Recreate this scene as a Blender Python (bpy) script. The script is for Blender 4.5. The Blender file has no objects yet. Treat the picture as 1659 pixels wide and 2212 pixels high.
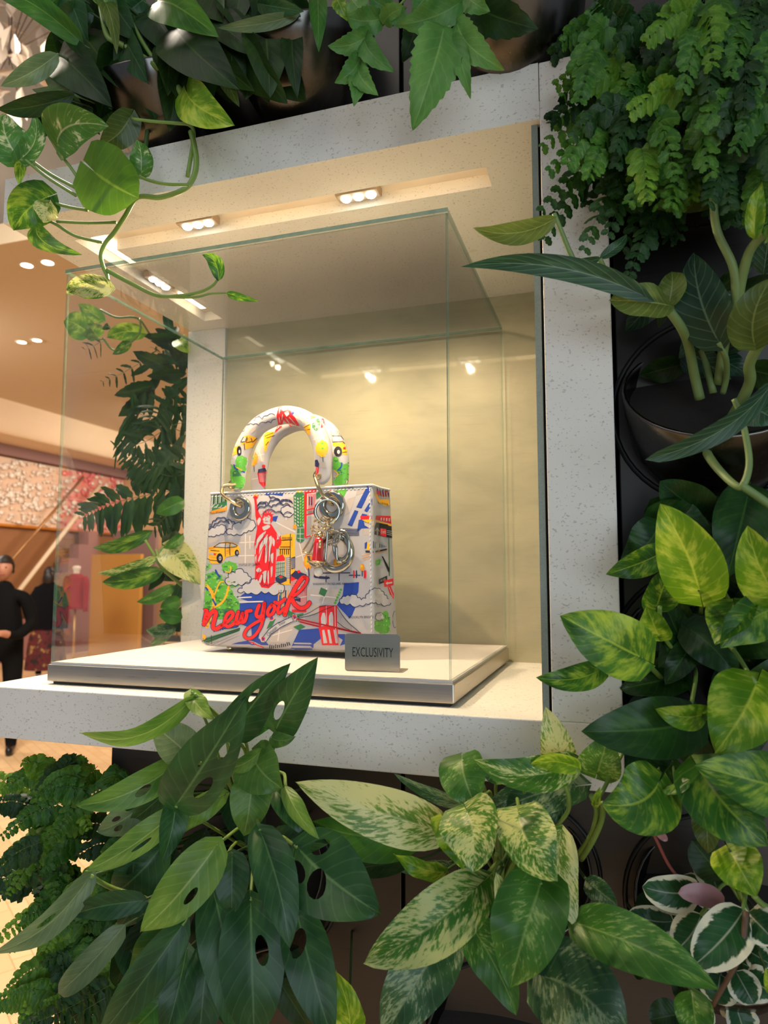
import bpy, bmesh, math, random
from mathutils import Vector, Matrix
from mathutils.bvhtree import BVHTree
from mathutils.geometry import delaunay_2d_cdt

# ------------------------------------------------------------------ camera
S = 0.68                                   # metres from camera to the stone front face
CAMZ = 1.6
FPX, CX, CY = 1531.0, 829.5, 1106.0        # photograph taken as 1659 x 2212
YAW, PITCH = math.radians(18.036), math.radians(5.1134)
FW = Vector((-math.sin(YAW)*math.cos(PITCH), math.cos(YAW)*math.cos(PITCH), math.sin(PITCH)))
RT = Vector((math.cos(YAW), math.sin(YAW), 0))
UP = RT.cross(FW)
CAM = Vector((0, 0, CAMZ))
scene = bpy.context.scene
cd = bpy.data.cameras.new('camera'); cam = bpy.data.objects.new('camera', cd)
scene.collection.objects.link(cam); scene.camera = cam
cd.sensor_fit = 'VERTICAL'; cd.sensor_height = 36.0; cd.lens = FPX/2212*36.0
cd.clip_start = 0.02; cd.clip_end = 100
cam.location = CAM
cam.rotation_euler = (math.radians(90)+PITCH, 0, YAW)
cd.dof.use_dof = True; cd.dof.focus_distance = 0.78; cd.dof.aperture_fstop = 9.0

# ------------------------------------------------------------------ world, lights, exposure
def lin(c):
    return tuple((x/255/12.92 if x/255 <= .04045 else ((x/255+.055)/1.055)**2.4) for x in c)
w = bpy.data.worlds.new('world'); scene.world = w; w.use_nodes = True
w.node_tree.nodes['Background'].inputs[0].default_value = (0.72, 0.83, 1.0, 1)
w.node_tree.nodes['Background'].inputs[1].default_value = 0.30
def area(name, loc, target, size, power, color, size_y=None, shape='RECTANGLE', spread=180):
    l = bpy.data.lights.new(name, 'AREA'); l.shape = shape; l.size = size
    l.size_y = size_y or size; l.energy = power; l.color = color; l.spread = math.radians(spread)
    o = bpy.data.objects.new(name, l); scene.collection.objects.link(o); o.location = loc
    d = Vector(target)-Vector(loc); o.rotation_euler = d.to_track_quat('-Z', 'Y').to_euler()
    return o
area('assumed_daylight_fill', (2.4, -3.4, 1.7), (-.2, .7, 1.4), 3.4, 74, (.74, .90, 1.0), 2.2)  # assumed cool daylight from behind the camera; unseen area fill, no window built
area('added_top_fill', (-1.6, -1.8, 4.8), (-.3, .8, 1.4), 2.0, 22, (1.0, .95, .86), 1.6)  # added overhead fill behind the camera, no fixture modelled
area('added_hall_fill', (-8.4, 5.6, 4.5), (-8.0, 8.4, 1.0), 1.6, 250, (1.0, .90, .78), 1.8)  # added warm fill, out of view to the left, for the hall and people
area('added_back_fill', (-7.2, 12.0, 4.5), (-10, 13, 1.2), 2.0, 190, (1.0, .88, .74), 2.0)  # added warm fill for the far store, hidden behind the niche
area('added_floor_fill', (-2.6, 2.2, 5.2), (-4.0, 3.8, 0), 1.8, 430, (1.0, .88, .72), 1.8)  # added fill, out of view, brightens the floor at lower left
vs = scene.view_settings
vs.view_transform = 'Standard'; vs.look = 'None'; vs.gamma = 1.0; vs.use_curve_mapping = False
vs.exposure = 0.10

# ------------------------------------------------------------------ helpers
rng = random.Random(7)
COL = scene.collection
CROPS = dict(px=(0, 0, 1), b1=(380, 840, 520/1659), c2=(0, 0, 640/1659), c3=(560, 0, 700/1659), c4=(1160, 0, 499/1492),
             c5=(980, 420, 679/1659), c6=(1140, 1060, 519/1659), c7=(0, 1440, 760/1659), c8=(640, 1500, 660/1659),
             cj=(1140, 1640, 519/1659), cl=(0, 820, 460/1542), ck=(120, 540, 340/1659), cz=(0, 0, 200/1475),
             ba=(420, 1040, 220/1659), bb=(420, 1230, 220/1659), bc=(600, 1200, 270/1659), bd=(640, 1030, 230/1659), bh=(470, 850, 320/1659), be=(640, 1040, 160/1609))
def topx(crop, p):
    a, b, s = CROPS[crop]; return (a+p[0]*s, b+p[1]*s)
def ray(px, py):
    return RT*((px-CX)/FPX) + UP*((CY-py)/FPX) + FW
def atY(px, py, y): d = ray(px, py); return CAM + d*(y/d.y)
def atX(px, py, x): d = ray(px, py); return CAM + d*(x/d.x)
def atZ(px, py, z): d = ray(px, py); return CAM + d*((z-CAMZ)/d.z)
def U(x, y, z): return Vector((x*S, y*S, CAMZ+z*S))

def parent_world(p):
    return p.matrix_basis.copy() if p.parent is None else parent_world(p.parent) @ p.matrix_parent_inverse @ p.matrix_basis
def link(o, parent=None):
    COL.objects.link(o)
    if parent is not None:
        o.parent = parent; o.matrix_parent_inverse = parent_world(parent).inverted()
    return o
def mesh_obj(name, verts, faces, mats, parent=None, smooth=False, uvs=None, midx=None):
    me = bpy.data.meshes.new(name); me.from_pydata([tuple(v) for v in verts], [], faces)
    for m in (mats if isinstance(mats, (list, tuple)) else [mats]): me.materials.append(m)
    if smooth: me.polygons.foreach_set('use_smooth', [True]*len(me.polygons))
    if midx: me.polygons.foreach_set('material_index', midx)
    if uvs:
        ul = me.uv_layers.new(name='UVMap')
        ul.data.foreach_set('uv', [c for l in me.loops for c in uvs[l.vertex_index]])
    me.update()
    return link(bpy.data.objects.new(name, me), parent)
def thing(name, label, cat, loc=(0, 0, 0), group=None):
    o = bpy.data.objects.new(name, None); COL.objects.link(o); o.location = loc
    o.empty_display_size = .02
    tag(o, label, cat, group); return o
def tag(o, label, cat, group=None):
    o['label'] = label; o['category'] = cat
    if group: o['group'] = group
    return o
def struct(o, label=None, cat=None):
    o['kind'] = 'structure'
    if label: o['label'] = label
    if cat: o['category'] = cat
    return o
class MB:
    """collects verts and faces in world space"""
    def __init__(s): s.v = []; s.f = []; s.m = []
    def add(s, v, f, m=0):
        n = len(s.v); s.v += [Vector(a) for a in v]; s.f += [tuple(i+n for i in q) for q in f]; s.m += [m]*len(f)
    def box(s, a, b, m=0, M=None):
        x0, y0, z0 = a; x1, y1, z1 = b
        v = [Vector(p) for p in ((x0,y0,z0),(x1,y0,z0),(x1,y1,z0),(x0,y1,z0),(x0,y0,z1),(x1,y0,z1),(x1,y1,z1),(x0,y1,z1))]
        if M: v = [M @ p for p in v]
        s.add(v, [(0,3,2,1),(4,5,6,7),(0,1,5,4),(1,2,6,5),(2,3,7,6),(3,0,4,7)], m)
    def tube(s, pts, rad, n=8, m=0, caps=True, flat=None):
        pts = [Vector(p) for p in pts]
        if not isinstance(rad, (list, tuple)): rad = [rad]*len(pts)
        ref = None; rings = []
        for i, p in enumerate(pts):
            t = (pts[min(i+1, len(pts)-1)]-pts[max(i-1, 0)]).normalized()
            if ref is None: ref = t.orthogonal().normalized()
            ref = (ref - t*ref.dot(t))
            ref = ref.normalized() if ref.length > 1e-6 else t.orthogonal().normalized()
            b = t.cross(ref)
            rings.append([p + (ref*math.cos(2*math.pi*k/n)+b*math.sin(2*math.pi*k/n))*rad[i] for k in range(n)])
        v = [q for r in rings for q in r]; f = []
        for i in range(len(pts)-1):
            for k in range(n):
                a = i*n+k; b2 = i*n+(k+1) % n
                f.append((a, b2, b2+n, a+n))
        if caps: f.append(tuple(range(n-1, -1, -1))); f.append(tuple((len(pts)-1)*n+k for k in range(n)))
        s.add(v, f, m)
    def lathe(s, prof, n=24, M=None, m=0, closed=False):
        v = []; f = []
        for (r, z) in prof:
            for k in range(n):
                p = Vector((r*math.cos(2*math.pi*k/n), r*math.sin(2*math.pi*k/n), z)); v.append(M @ p if M else p)
        for i in range(len(prof)-1):
            for k in range(n):
                a = i*n+k; b = i*n+(k+1) % n; f.append((a, b, b+n, a+n))
        if closed: f.append(tuple(range(n-1, -1, -1))); f.append(tuple((len(prof)-1)*n+k for k in range(n)))
        s.add(v, f, m)
    def torus(s, c, ax, R, r, n=28, k=8, m=0, squash=None):
        ax = Vector(ax).normalized(); a = ax.orthogonal().normalized(); b = ax.cross(a); v = []; f = []
        for i in range(n):
            d = a*math.cos(2*math.pi*i/n)+b*math.sin(2*math.pi*i/n)
            for j in range(k):
                v.append(Vector(c)+d*(R+r*math.cos(2*math.pi*j/k))+ax*(r*math.sin(2*math.pi*j/k)))
        for i in range(n):
            for j in range(k):
                f.append((i*k+j, ((i+1) % n)*k+j, ((i+1) % n)*k+(j+1) % k, i*k+(j+1) % k))
        s.add(v, f, m)
    def sphere(s, c, r, n=16, k=10, m=0, sc=(1,1,1)):
        v = [Vector((0,0,1))]; f = []
        for i in range(1, k):
            for j in range(n):
                t = math.pi*i/k; p = 2*math.pi*j/n; v.append(Vector((math.sin(t)*math.cos(p), math.sin(t)*math.sin(p), math.cos(t))))
        v.append(Vector((0,0,-1)))
        for j in range(n): f.append((0, 1+j, 1+(j+1) % n)); f.append((len(v)-1, 1+(k-2)*n+(j+1) % n, 1+(k-2)*n+j))
        for i in range(k-2):
            for j in range(n): a = 1+i*n+j; b = 1+i*n+(j+1) % n; f.append((a, a+n, b+n, b))
        s.add([Vector(c)+Vector((q.x*sc[0], q.y*sc[1], q.z*sc[2]))*r for q in v], f, m)
    def build(s, name, mats, parent=None, smooth=False, bevel=0, uvs=None):
        o = mesh_obj(name, s.v, s.f, mats, parent, smooth, uvs, s.m)
        if bevel:
            b = o.modifiers.new('bevel', 'BEVEL'); b.width = bevel; b.segments = 2; b.limit_method = 'ANGLE'
        return o
def smooth_line(pts, n=6):
    """Catmull-Rom through pts (any dimension Vector or tuple)"""
    P = [Vector(p) for p in pts]
    if len(P) < 3:
        return [P[0].lerp(P[-1], i/n) for i in range(n+1)]
    P = [P[0]*2-P[1]] + P + [P[-1]*2-P[-2]]; out = []
    for i in range(1, len(P)-2):
        a, b, c, d = P[i-1:i+3]
        for k in range(n):
            t = k/n
            out.append(.5*((2*b)+(c-a)*t+(2*a-5*b+4*c-d)*t*t+(3*b-a-3*c+d)*t**3))
    out.append(P[-2]); return out

# ------------------------------------------------------------------ materials
class NT:
    def __init__(s, name):
        s.mat = bpy.data.materials.new(name); s.mat.use_nodes = True; s.t = s.mat.node_tree; s.t.nodes.clear()
        s.out = s.n('ShaderNodeOutputMaterial')
    def n(s, typ, inp=None, **kw):
        x = s.t.nodes.new(typ)
        for k, v in kw.items(): setattr(x, k, v)
        for k, v in (inp or {}).items():
            if hasattr(v, 'links') and hasattr(v, 'is_output'): s.t.links.new(v, x.inputs[k])
            else: x.inputs[k].default_value = v
        return x
    def math(s, op, a, b=0.0, c=0.0):
        return s.n('ShaderNodeMath', {0: a, 1: b, 2: c}, operation=op).outputs[0]
    def mix(s, f, a, b):
        x = s.n('ShaderNodeMix', data_type='RGBA')
        for i, v in ((0, f), (6, a), (7, b)):
            if hasattr(v, 'is_output'): s.t.links.new(v, x.inputs[i])
            else: x.inputs[i].default_value = (tuple(v)+(1,))[:4] if isinstance(v, tuple) else v
        return x.outputs[2]
    def ramp(s, f, stops):
        x = s.n('ShaderNodeValToRGB', {0: f}); e = x.color_ramp.elements
        while len(e) < len(stops): e.new(.5)
        for i, (p, c) in enumerate(stops): e[i].position = p; e[i].color = tuple(c)[:3]+(1,) if isinstance(c, tuple) else (c, c, c, 1)
        return x.outputs[0]
    def noise(s, vec, scale, detail=3, rough=.5, dist=0.0):
        return s.n('ShaderNodeTexNoise', {'Vector': vec, 'Scale': scale, 'Detail': detail, 'Roughness': rough, 'Distortion': dist}).outputs[0]
    def bsdf(s, **kw):
        x = s.n('ShaderNodeBsdfPrincipled', {k.replace('_', ' '): v for k, v in kw.items()}); return x
    def bump(s, h, strength=.2, dist=.001):
        return s.n('ShaderNodeBump', {'Height': h, 'Strength': strength, 'Distance': dist}).outputs[0]
    def finish(s, sh):
        s.t.links.new(sh, s.out.inputs[0]); return s.mat
def c4(c): return tuple(c)[:3]+(1,)
def plain(name, rgb, rough=.5, metal=0.0, var=.08, scale=30, bump=0.0, coat=0.0, spec=.5, emit=None):
    t = NT(name); co = t.n('ShaderNodeTexCoord').outputs['Object']
    nz = t.noise(co, scale, 4)
    c = lin(rgb); col = t.mix(nz, tuple(x*(1-var) for x in c), tuple(min(1, x*(1+var)) for x in c))
    kw = dict(Base_Color=col, Roughness=rough, Metallic=metal, Coat_Weight=coat, Specular_IOR_Level=spec)
    if bump: kw['Normal'] = t.bump(nz, bump, .0005)
    if emit: kw['Emission_Color'] = c4(lin(rgb)); kw['Emission_Strength'] = emit
    return t.finish(t.bsdf(**kw).outputs[0])

def stone():
    t = NT('pale_limestone'); co = t.n('ShaderNodeTexCoord').outputs['Object']
    big = t.noise(co, 6, 5); fine = t.noise(co, 160, 2)
    col = t.mix(big, lin((208, 207, 202)), lin((228, 226, 220)))
    st = t.n('ShaderNodeMapping', {'Vector': co, 'Scale': (1.0, 1.0, 1.6)}).outputs[0]
    vor = t.n('ShaderNodeTexNoise', {'Vector': st, 'Scale': 330.0, 'Detail': 1.5}).outputs[0]
    spots = t.ramp(vor, [(.645, (0, 0, 0)), (.685, (1, 1, 1))])
    col = t.mix(t.math('MULTIPLY', spots, .42), col, lin((120, 116, 108)))
    vein = t.ramp(t.noise(t.n('ShaderNodeMapping', {'Vector': co, 'Scale': (22, 22, 45)}).outputs[0], 1.0, 4), [(.68, (0,0,0)), (.76, (1,1,1))])
    col = t.mix(t.math('MULTIPLY', vein, .30), col, lin((150, 138, 120)))
    nb = t.bump(t.math('SUBTRACT', fine, t.math('MULTIPLY', spots, .8)), .25, .0006)
    return t.finish(t.bsdf(Base_Color=col, Roughness=.55, Normal=nb).outputs[0])
def brushed(name, rgb, rough, sc=(3, 3, 220), var=.12, metal=1.0, coat=0.0):
    t = NT(name); co = t.n('ShaderNodeTexCoord').outputs['Object']
    v = t.n('ShaderNodeMapping', {'Vector': co, 'Scale': sc}).outputs[0]
    nz = t.noise(v, 4, 4); c = lin(rgb)
    col = t.mix(nz, tuple(x*(1-var) for x in c), tuple(min(1, x*(1+var)) for x in c))
    r = t.math('MULTIPLY_ADD', nz, .12, rough-.06)
    return t.finish(t.bsdf(Base_Color=col, Roughness=r, Metallic=metal, Coat_Weight=coat, Coat_Roughness=.03, Normal=t.bump(nz, .05, .0003)).outputs[0])
def gold_wall():
    t = NT('smoked_gold_lacquer'); co = t.n('ShaderNodeTexCoord').outputs['Object']
    v = t.n('ShaderNodeMapping', {'Vector': co, 'Scale': (3.0, 3.0, 7.0)}).outputs[0]
    n1 = t.noise(v, 2.2, 7, .62, .5); n2 = t.noise(co, 3.5, 3)
    col = t.mix(t.ramp(n1, [(.35, (0,0,0)), (.68, (1,1,1))]), lin((156, 155, 132)), lin((180, 175, 148)))
    col = t.mix(t.math('MULTIPLY', t.ramp(n2, [(.45, (0,0,0)), (.7, (1,1,1))]), .35), col, lin((186, 178, 146)))
    sc = t.noise(t.n('ShaderNodeMapping', {'Vector': co, 'Scale': (8, 8, 260)}).outputs[0], 2.0, 5)
    col = t.mix(t.math('MULTIPLY', t.ramp(sc, [(.6, (0,0,0)), (.75, (1,1,1))]), .25), col, lin((140, 125, 95)))
    return t.finish(t.bsdf(Base_Color=col, Metallic=.15, Roughness=.42, Coat_Weight=.9, Coat_Roughness=.035, Coat_IOR=1.5, Normal=t.bump(sc, .04, .0004)).outputs[0])
def glass():
    t = NT('clear_glass_face')
    lw = t.n('ShaderNodeFresnel', {'IOR': 1.45})
    tr = t.n('ShaderNodeBsdfTransparent', {'Color': (.992, .997, .994, 1)})
    gl = t.n('ShaderNodeBsdfGlossy', {'Color': (1, 1, 1, 1), 'Roughness': 0.0})
    f = t.math('MULTIPLY', lw.outputs[0], .13)
    m = t.n('ShaderNodeMixShader', {0: f, 1: tr.outputs[0], 2: gl.outputs[0]})
    return t.finish(m.outputs[0])
def glass_edge(name, k):
    t = NT(name); co = t.n('ShaderNodeTexCoord').outputs['Object']
    nz = t.noise(co, 60, 3)
    col = t.mix(nz, lin((70, 112, 100)), lin((150, 182, 168)))
    tr = t.n('ShaderNodeBsdfTransparent', {'Color': (.55, .74, .67, 1) if k > .5 else (.82, .9, .86, 1)})
    b = t.bsdf(Base_Color=col, Roughness=.12, Coat_Weight=1.0)
    m = t.n('ShaderNodeMixShader', {0: k, 1: tr.outputs[0], 2: b.outputs[0]})
    return t.finish(m.outputs[0])
def glow(name, rgb, k):
    t = NT(name); return t.finish(t.n('ShaderNodeEmission', {'Color': c4(lin(rgb)), 'Strength': k}).outputs[0])

def leaf_mat(name, dark, mid, light, var=0.0, thr=(.5, .62), midrib=.5, vein=.25, margin=None, rough=.34, trans=.25, holeless=True, vscale=(11, 2.0)):
    """leaf with midrib, side veins, variegation that streaks along the veins"""
    t = NT(name)
    uv = t.n('ShaderNodeUVMap').outputs[0]
    sp = t.n('ShaderNodeSeparateXYZ', {0: uv}); u = sp.outputs[0]; v = sp.outputs[1]
    vv = t.math('ABSOLUTE', t.math('MULTIPLY_ADD', v, 2.0, -1.0))
    rnd = t.n('ShaderNodeObjectInfo').outputs['Random']
    c1 = t.math('SUBTRACT', u, t.math('MULTIPLY', vv, .30))
    side = t.math('GREATER_THAN', v, .5)
    off = t.math('MULTIPLY_ADD', rnd, 37.0, t.math('MULTIPLY', side, 5.3))
    cv = t.n('ShaderNodeCombineXYZ', {0: t.math('MULTIPLY', c1, float(vscale[0])), 1: t.math('MULTIPLY', vv, float(vscale[1])), 2: off}).outputs[0]
    n1 = t.noise(cv, 1.0, 5, .62, .3)
    cv2 = t.n('ShaderNodeCombineXYZ', {0: t.math('MULTIPLY', u, 2.2), 1: t.math('MULTIPLY', v, 1.8), 2: off}).outputs[0]
    n2 = t.noise(cv2, 1.0, 3, .5)
    col = t.mix(t.ramp(n2, [(.3, (0,0,0)), (.7, (1,1,1))]), lin(dark), lin(mid))
    if var > 0:
        n3 = t.math('ADD', t.math('MULTIPLY', n1, .55), t.math('MULTIPLY', n2, .45))
        m = t.ramp(n3, [(thr[0], (0,0,0)), (thr[1], (1,1,1))])
        col = t.mix(t.math('MULTIPLY', m, var), col, lin(light))
    if margin:
        mm = t.ramp(t.math('ADD', vv, t.math('MULTIPLY', t.math('SUBTRACT', n1, .5), .55)), [(.68, (0,0,0)), (.76, (1,1,1))])
        col = t.mix(mm, col, lin(margin))
    ribm = t.ramp(vv, [(.015, (1,1,1)), (.055, (0,0,0))])
    col = t.mix(t.math('MULTIPLY', ribm, midrib), col, lin(light))
    wv = t.math('SINE', t.math('MULTIPLY_ADD', n2, 3.0, t.math('MULTIPLY', t.math('ADD', c1, t.math('MULTIPLY', vv, .05)), 52.0)))
    vm = t.ramp(wv, [(.86, (0,0,0)), (1.0, (1,1,1))])
    col = t.mix(t.math('MULTIPLY', vm, vein*.4), col, lin(light))
    val = t.math('MULTIPLY_ADD', rnd, .42, .78)
    hs = t.n('ShaderNodeHueSaturation', {'Hue': t.math('MULTIPLY_ADD', rnd, -.02, .500), 'Saturation': 1.0, 'Value': val, 'Color': col}).outputs[0]
    h = t.math('ADD', t.math('MULTIPLY', wv, .5), t.math('MULTIPLY', ribm, -2.0))
    nb = t.bump(h, .07, .0012)
    b = t.bsdf(Base_Color=hs, Roughness=t.math('MULTIPLY_ADD', n2, .2, rough-.1), Normal=nb, Specular_IOR_Level=.32)
    tl = t.n('ShaderNodeBsdfTranslucent', {'Color': hs, 'Normal': nb})
    m = t.n('ShaderNodeMixShader', {0: trans, 1: b.outputs[0], 2: tl.outputs[0]})
    return t.finish(m.outputs[0])
# ------------------------------------------------------------------ the stone niche
M_STONE = stone()
M_STEEL = brushed('brushed_steel', (178, 170, 158), .30)
M_CARD = brushed('brushed_card_steel', (176, 172, 165), .34)
M_PANEL = brushed('dark_brushed_wall_metal', (74, 71, 68), .42, (3, 3, 160))
M_POT = brushed('gunmetal_pot', (96, 92, 88), .26, (40, 40, 6), .08)
M_GASKET = plain('black_rubber', (22, 22, 22), .5)
M_GOLDWALL = gold_wall()
M_GLASS = glass(); M_GEDGE = glass_edge('green_glass_edge', .62); M_GEDGE2 = glass_edge('clear_glass_edge', .22)
M_BLACK = plain('black_gap', (10, 10, 10), .8)
M_CREAM = plain('cream_suede', (190, 186, 183), .85, 0, .05, 400, .25)
M_TRIMEDGE = plain('pinkish_stone_edge', (224, 204, 186), .6, 0, .06, 60)
M_LED = glow('led_lens', (255, 240, 214), 14)
M_LEDBAR = glow('led_bar', (255, 226, 186), 6)
M_WHITE = plain('satin_white_metal', (214, 202, 186), .45)
M_HOUSE = plain('bronze_lamp_housing', (150, 132, 112), .5)
M_SOIL = plain('dark_potting_soil', (30, 24, 19), .95, 0, .4, 300, .6)

XL, XI, XO = -1.083, -0.087, 0.004
ZT, ZB = 0.750, 0.663
ZS, ZU = -0.1957, -0.283
YF, YB = 1.0, 1.640
niche = thing('display_niche', 'pale limestone display niche with lit ceiling set into the plant wall', 'display niche', U(XI, YF, ZU))
# top slab with an L-shaped light trough
mb = MB(); ZM = 0.690
T0, T1 = 1.098, 1.158; TX0, TX1 = -1.004, -0.183; LX1 = -0.952; LY1 = 1.568
mb.box(U(XL, YF, ZM), U(XI-.0008, YB, ZT))
mb.box(U(XL, YF, ZB), U(XI, T0, ZM))
mb.box(U(XL, T0, ZB), U(TX0, YB, ZM))
mb.box(U(TX0, LY1, ZB), U(LX1, YB, ZM))
mb.box(U(LX1, T1, ZB), U(XI, YB, ZM))
mb.box(U(TX1, T0, ZB), U(XI, T1, ZM))
mb.build('top_slab', M_STONE, niche)
mb = MB(); mb.box(U(XL, YF, ZU), U(XO, YB+.05, ZS)); mb.build('shelf_slab', M_STONE, niche, bevel=.0012)
mb = MB(); mb.box(U(XI, YF, ZS), U(XO, YF+.11, ZT)); mb.build('jamb', M_STONE, niche, bevel=.0012)
mb = MB(); mb.box(U(XL-.01, YB-.012, ZS), U(-.978, YB+.16, ZB)); mb.build('corner_post', M_STONE, niche, bevel=.0012)
mb = MB(); mb.box(U(-.978, YB, ZS), U(XI+.02, YB+.02, ZB)); mb.build('back_panel', M_GOLDWALL, niche)
# right lining sheet: speckled edge, black gap, pale trim edge
mb = MB(); mb.box(U(-.1005, YF+.012, ZS), U(-.0915, YB, ZB)); mb.build('side_lining', plain('grey_speckled_edge', (122, 136, 132), .6, 0, .35, 900), niche)
mb = MB(); mb.box(U(-.0915, YF+.02, ZS), U(XI, YB, ZB)); mb.build('shadow_gap', M_BLACK, niche)
# trough liner and lamps
mb = MB(); d = .0015
mb.box(U(LX1-.052, T0, ZM-.004), U(TX1, T1, ZM-.001)); mb.box(U(TX0, T1, ZM-.004), U(LX1, LY1, ZM-.001))
mb.build('trough_liner', M_WHITE, niche)
def led_cluster(cx, cy, along_x, power=12.5):
    mb = MB(); ax = Vector((1, 0, 0)) if along_x else Vector((0, 1, 0)); ay = Vector((0, 1, 0)) if along_x else Vector((1, 0, 0))
    c = U(cx, cy, ZB+.006)
    hw = .027; hd = .010
    P = [c+ax*a+ay*b for a, b in ((-hw,-hd),(hw,-hd),(hw,hd),(-hw,hd))]
    top = [p+Vector((0,0,.010)) for p in P]
    mb.add(P+top, [(0,3,2,1),(4,5,6,7),(0,1,5,4),(1,2,6,5),(2,3,7,6),(3,0,4,7)])
    h = mb.build('spotlight_housing', M_HOUSE, niche, bevel=.001)
    for k in (-1, 0, 1):
        q = MB(); q.lathe([(0.0001, -.0032), (.0052, -.0030), (.0066, -.001), (.0068, .001)], 18, Matrix.Translation(c+ax*(k*.0158)+Vector((0,0,-.0001))))
        q.build('led_lens', M_LED, h, smooth=True)
    l = bpy.data.lights.new('niche_lamp', 'SPOT'); l.energy = power; l.color = (1.0, .72, .44); l.shadow_soft_size = .005
    l.spot_size = math.radians(178); l.spot_blend = .8
    o = bpy.data.objects.new('niche_lamp', l); COL.objects.link(o); o.location = c+Vector((0, 0, -.018))
led_cluster(-.742, 1.128, True); led_cluster(-.415, 1.128, True); led_cluster(-.978, 1.338, False, 0.8)
for y0, y1 in ((1.13, 1.25), (1.43, 1.53)):
    mb = MB(); mb.box(U(-.992, y0, ZM-.010), U(-.962, y1, ZM-.0045)); mb.build('led_bar', M_LEDBAR, niche)
for x0, x1 in ((-.93, -.79), (-.69, -.46), (-.37, -.2)):  # assumed strips, hidden on the front wall, added to light the trough
    mb = MB(); mb.box(U(x0, T0+.001, ZB+.006), U(x1, T0+.006, ZB+.016)); mb.build('assumed_led_strip', glow('warm_strip', (255, 214, 160), 6.0), niche)
# ------------------------------------------------------------------ plinth and glass case
CX0, CX1, CY0, CY1, CZ0, CZ1 = -.985, -.233, 1.052, 1.622, -.1565, .580
pl = thing('display_plinth', 'low brushed steel plinth with cream suede top under the glass case', 'plinth', U(-.6, 1.3, ZS))
mb = MB(); mb.box(U(CX0+.01, CY0+.006, ZS), U(CX1-.008, CY1-.006, ZS+.006)); mb.build('recessed_foot', M_GASKET, pl)
mb = MB(); mb.box(U(CX0, CY0, ZS+.005), U(CX1, CY1, CZ0-.004)); mb.build('steel_tray', M_STEEL, pl, bevel=.0015)
mb = MB(); mb.box(U(CX0+.006, CY0+.003, CZ0-.006), U(CX1-.003, CY1-.003, CZ0)); mb.build('suede_top', M_CREAM, pl)
PZ = CAMZ+CZ0*S
case = thing('glass_case', 'clear glass display case with green edges standing over the printed handbag', 'glass case', U(-.6, 1.3, CZ0))
th = .0068
def pane(name, a, b, axis):
    mb = MB(); mb.box(U(*a), U(*b))
    mb.m = [0 if (i in {'z': (0, 1), 'y': (2, 4), 'x': (3, 5)}[axis]) else 1 for i in range(6)]
    o = mb.build(name, [M_GLASS, M_GEDGE if axis == 'z' else M_GEDGE2], case); return o
i = .004
pane('top_pane', (CX0+i, CY0, CZ1-th), (CX1-i, CY1, CZ1), 'z')
th2 = .0042
pane('front_pane', (CX0+i+th2, CY0+i, CZ0), (CX1-i-th2, CY0+i+th2, CZ1-th), 'y')
pane('back_pane', (CX0+i+th2, CY1-th2, CZ0), (CX1-i-th2, CY1, CZ1-th), 'y')
pane('side_pane', (CX0+i, CY0+i, CZ0), (CX0+i+th2, CY1, CZ1-th), 'x')
pane('side_pane', (CX1-i-th2, CY0+i, CZ0), (CX1-i, CY1, CZ1-th), 'x')

# ------------------------------------------------------------------ card
card = thing('metal_card', 'brushed metal card reading EXCLUSIVITY on the suede plinth', 'sign', atZ(805, 1450, PZ))
cl_, cr_ = atZ(745, 1449, PZ), atZ(864, 1453, PZ)
ex = (cr_-cl_).normalized(); ey = Vector((-ex.y, ex.x, 0)); cw = (cr_-cl_).length
ch = cw*.655
mb = MB(); CM = Matrix.Translation(cl_) @ Matrix((ex, ey, (0, 0, 1))).transposed().to_4x4()
r = .003; pts = []
for (cx_, cz_, a0) in ((cw-r, ch-r, 0), (r, ch-r, 90), (r, r, 180), (cw-r, r, 270)):
    for k in range(5): a_ = math.radians(a0+k*22.5); pts.append((cx_+r*math.cos(a_), cz_+r*math.sin(a_)))
n = len(pts); tk = .0012
mb.add([CM @ Vector((x, 0, z)) for x, z in pts]+[CM @ Vector((x, tk, z)) for x, z in pts],
       [tuple(range(n)), tuple(range(2*n-1, n-1, -1))]+[((k+1) % n, k, k+n, (k+1) % n+n) for k in range(n)])
mb.build('face_plate', M_CARD, card)
mb = MB(); mb.box((.002, 0, 0), (cw+.003, .028, .0012), 0, CM); mb.build('folded_foot', M_CARD, card)
M_INK = plain('black_ink', (28, 27, 26), .5, 0, .02)
def text_poly(txt, size=1.0):
    cu = bpy.data.curves.new('t', 'FONT'); cu.body = txt; cu.size = size; cu.resolution_u = 3
    o = bpy.data.objects.new('t', cu); COL.objects.link(o)
    dg = bpy.context.evaluated_depsgraph_get(); me = bpy.data.meshes.new_from_object(o.evaluated_get(dg))
    v = [tuple(q.co)[:2] for q in me.vertices]; f = [tuple(p.vertices) for p in me.polygons]
    bpy.data.objects.remove(o); bpy.data.curves.remove(cu); bpy.data.meshes.remove(me)
    x0 = min(a[0] for a in v); x1 = max(a[0] for a in v); y0 = min(a[1] for a in v); y1 = max(a[1] for a in v)
    return [((a[0]-x0)/(x1-x0), (a[1]-y0)/(y1-y0)) for a in v], f
tv, tf = text_poly('EXCLUSIVITY')
mesh_obj('lettering', [CM @ Vector((cw*(.14+.74*x), -.0003, ch*(.39+.25*y))) for x, y in tv], tf, M_INK, card)

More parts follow.
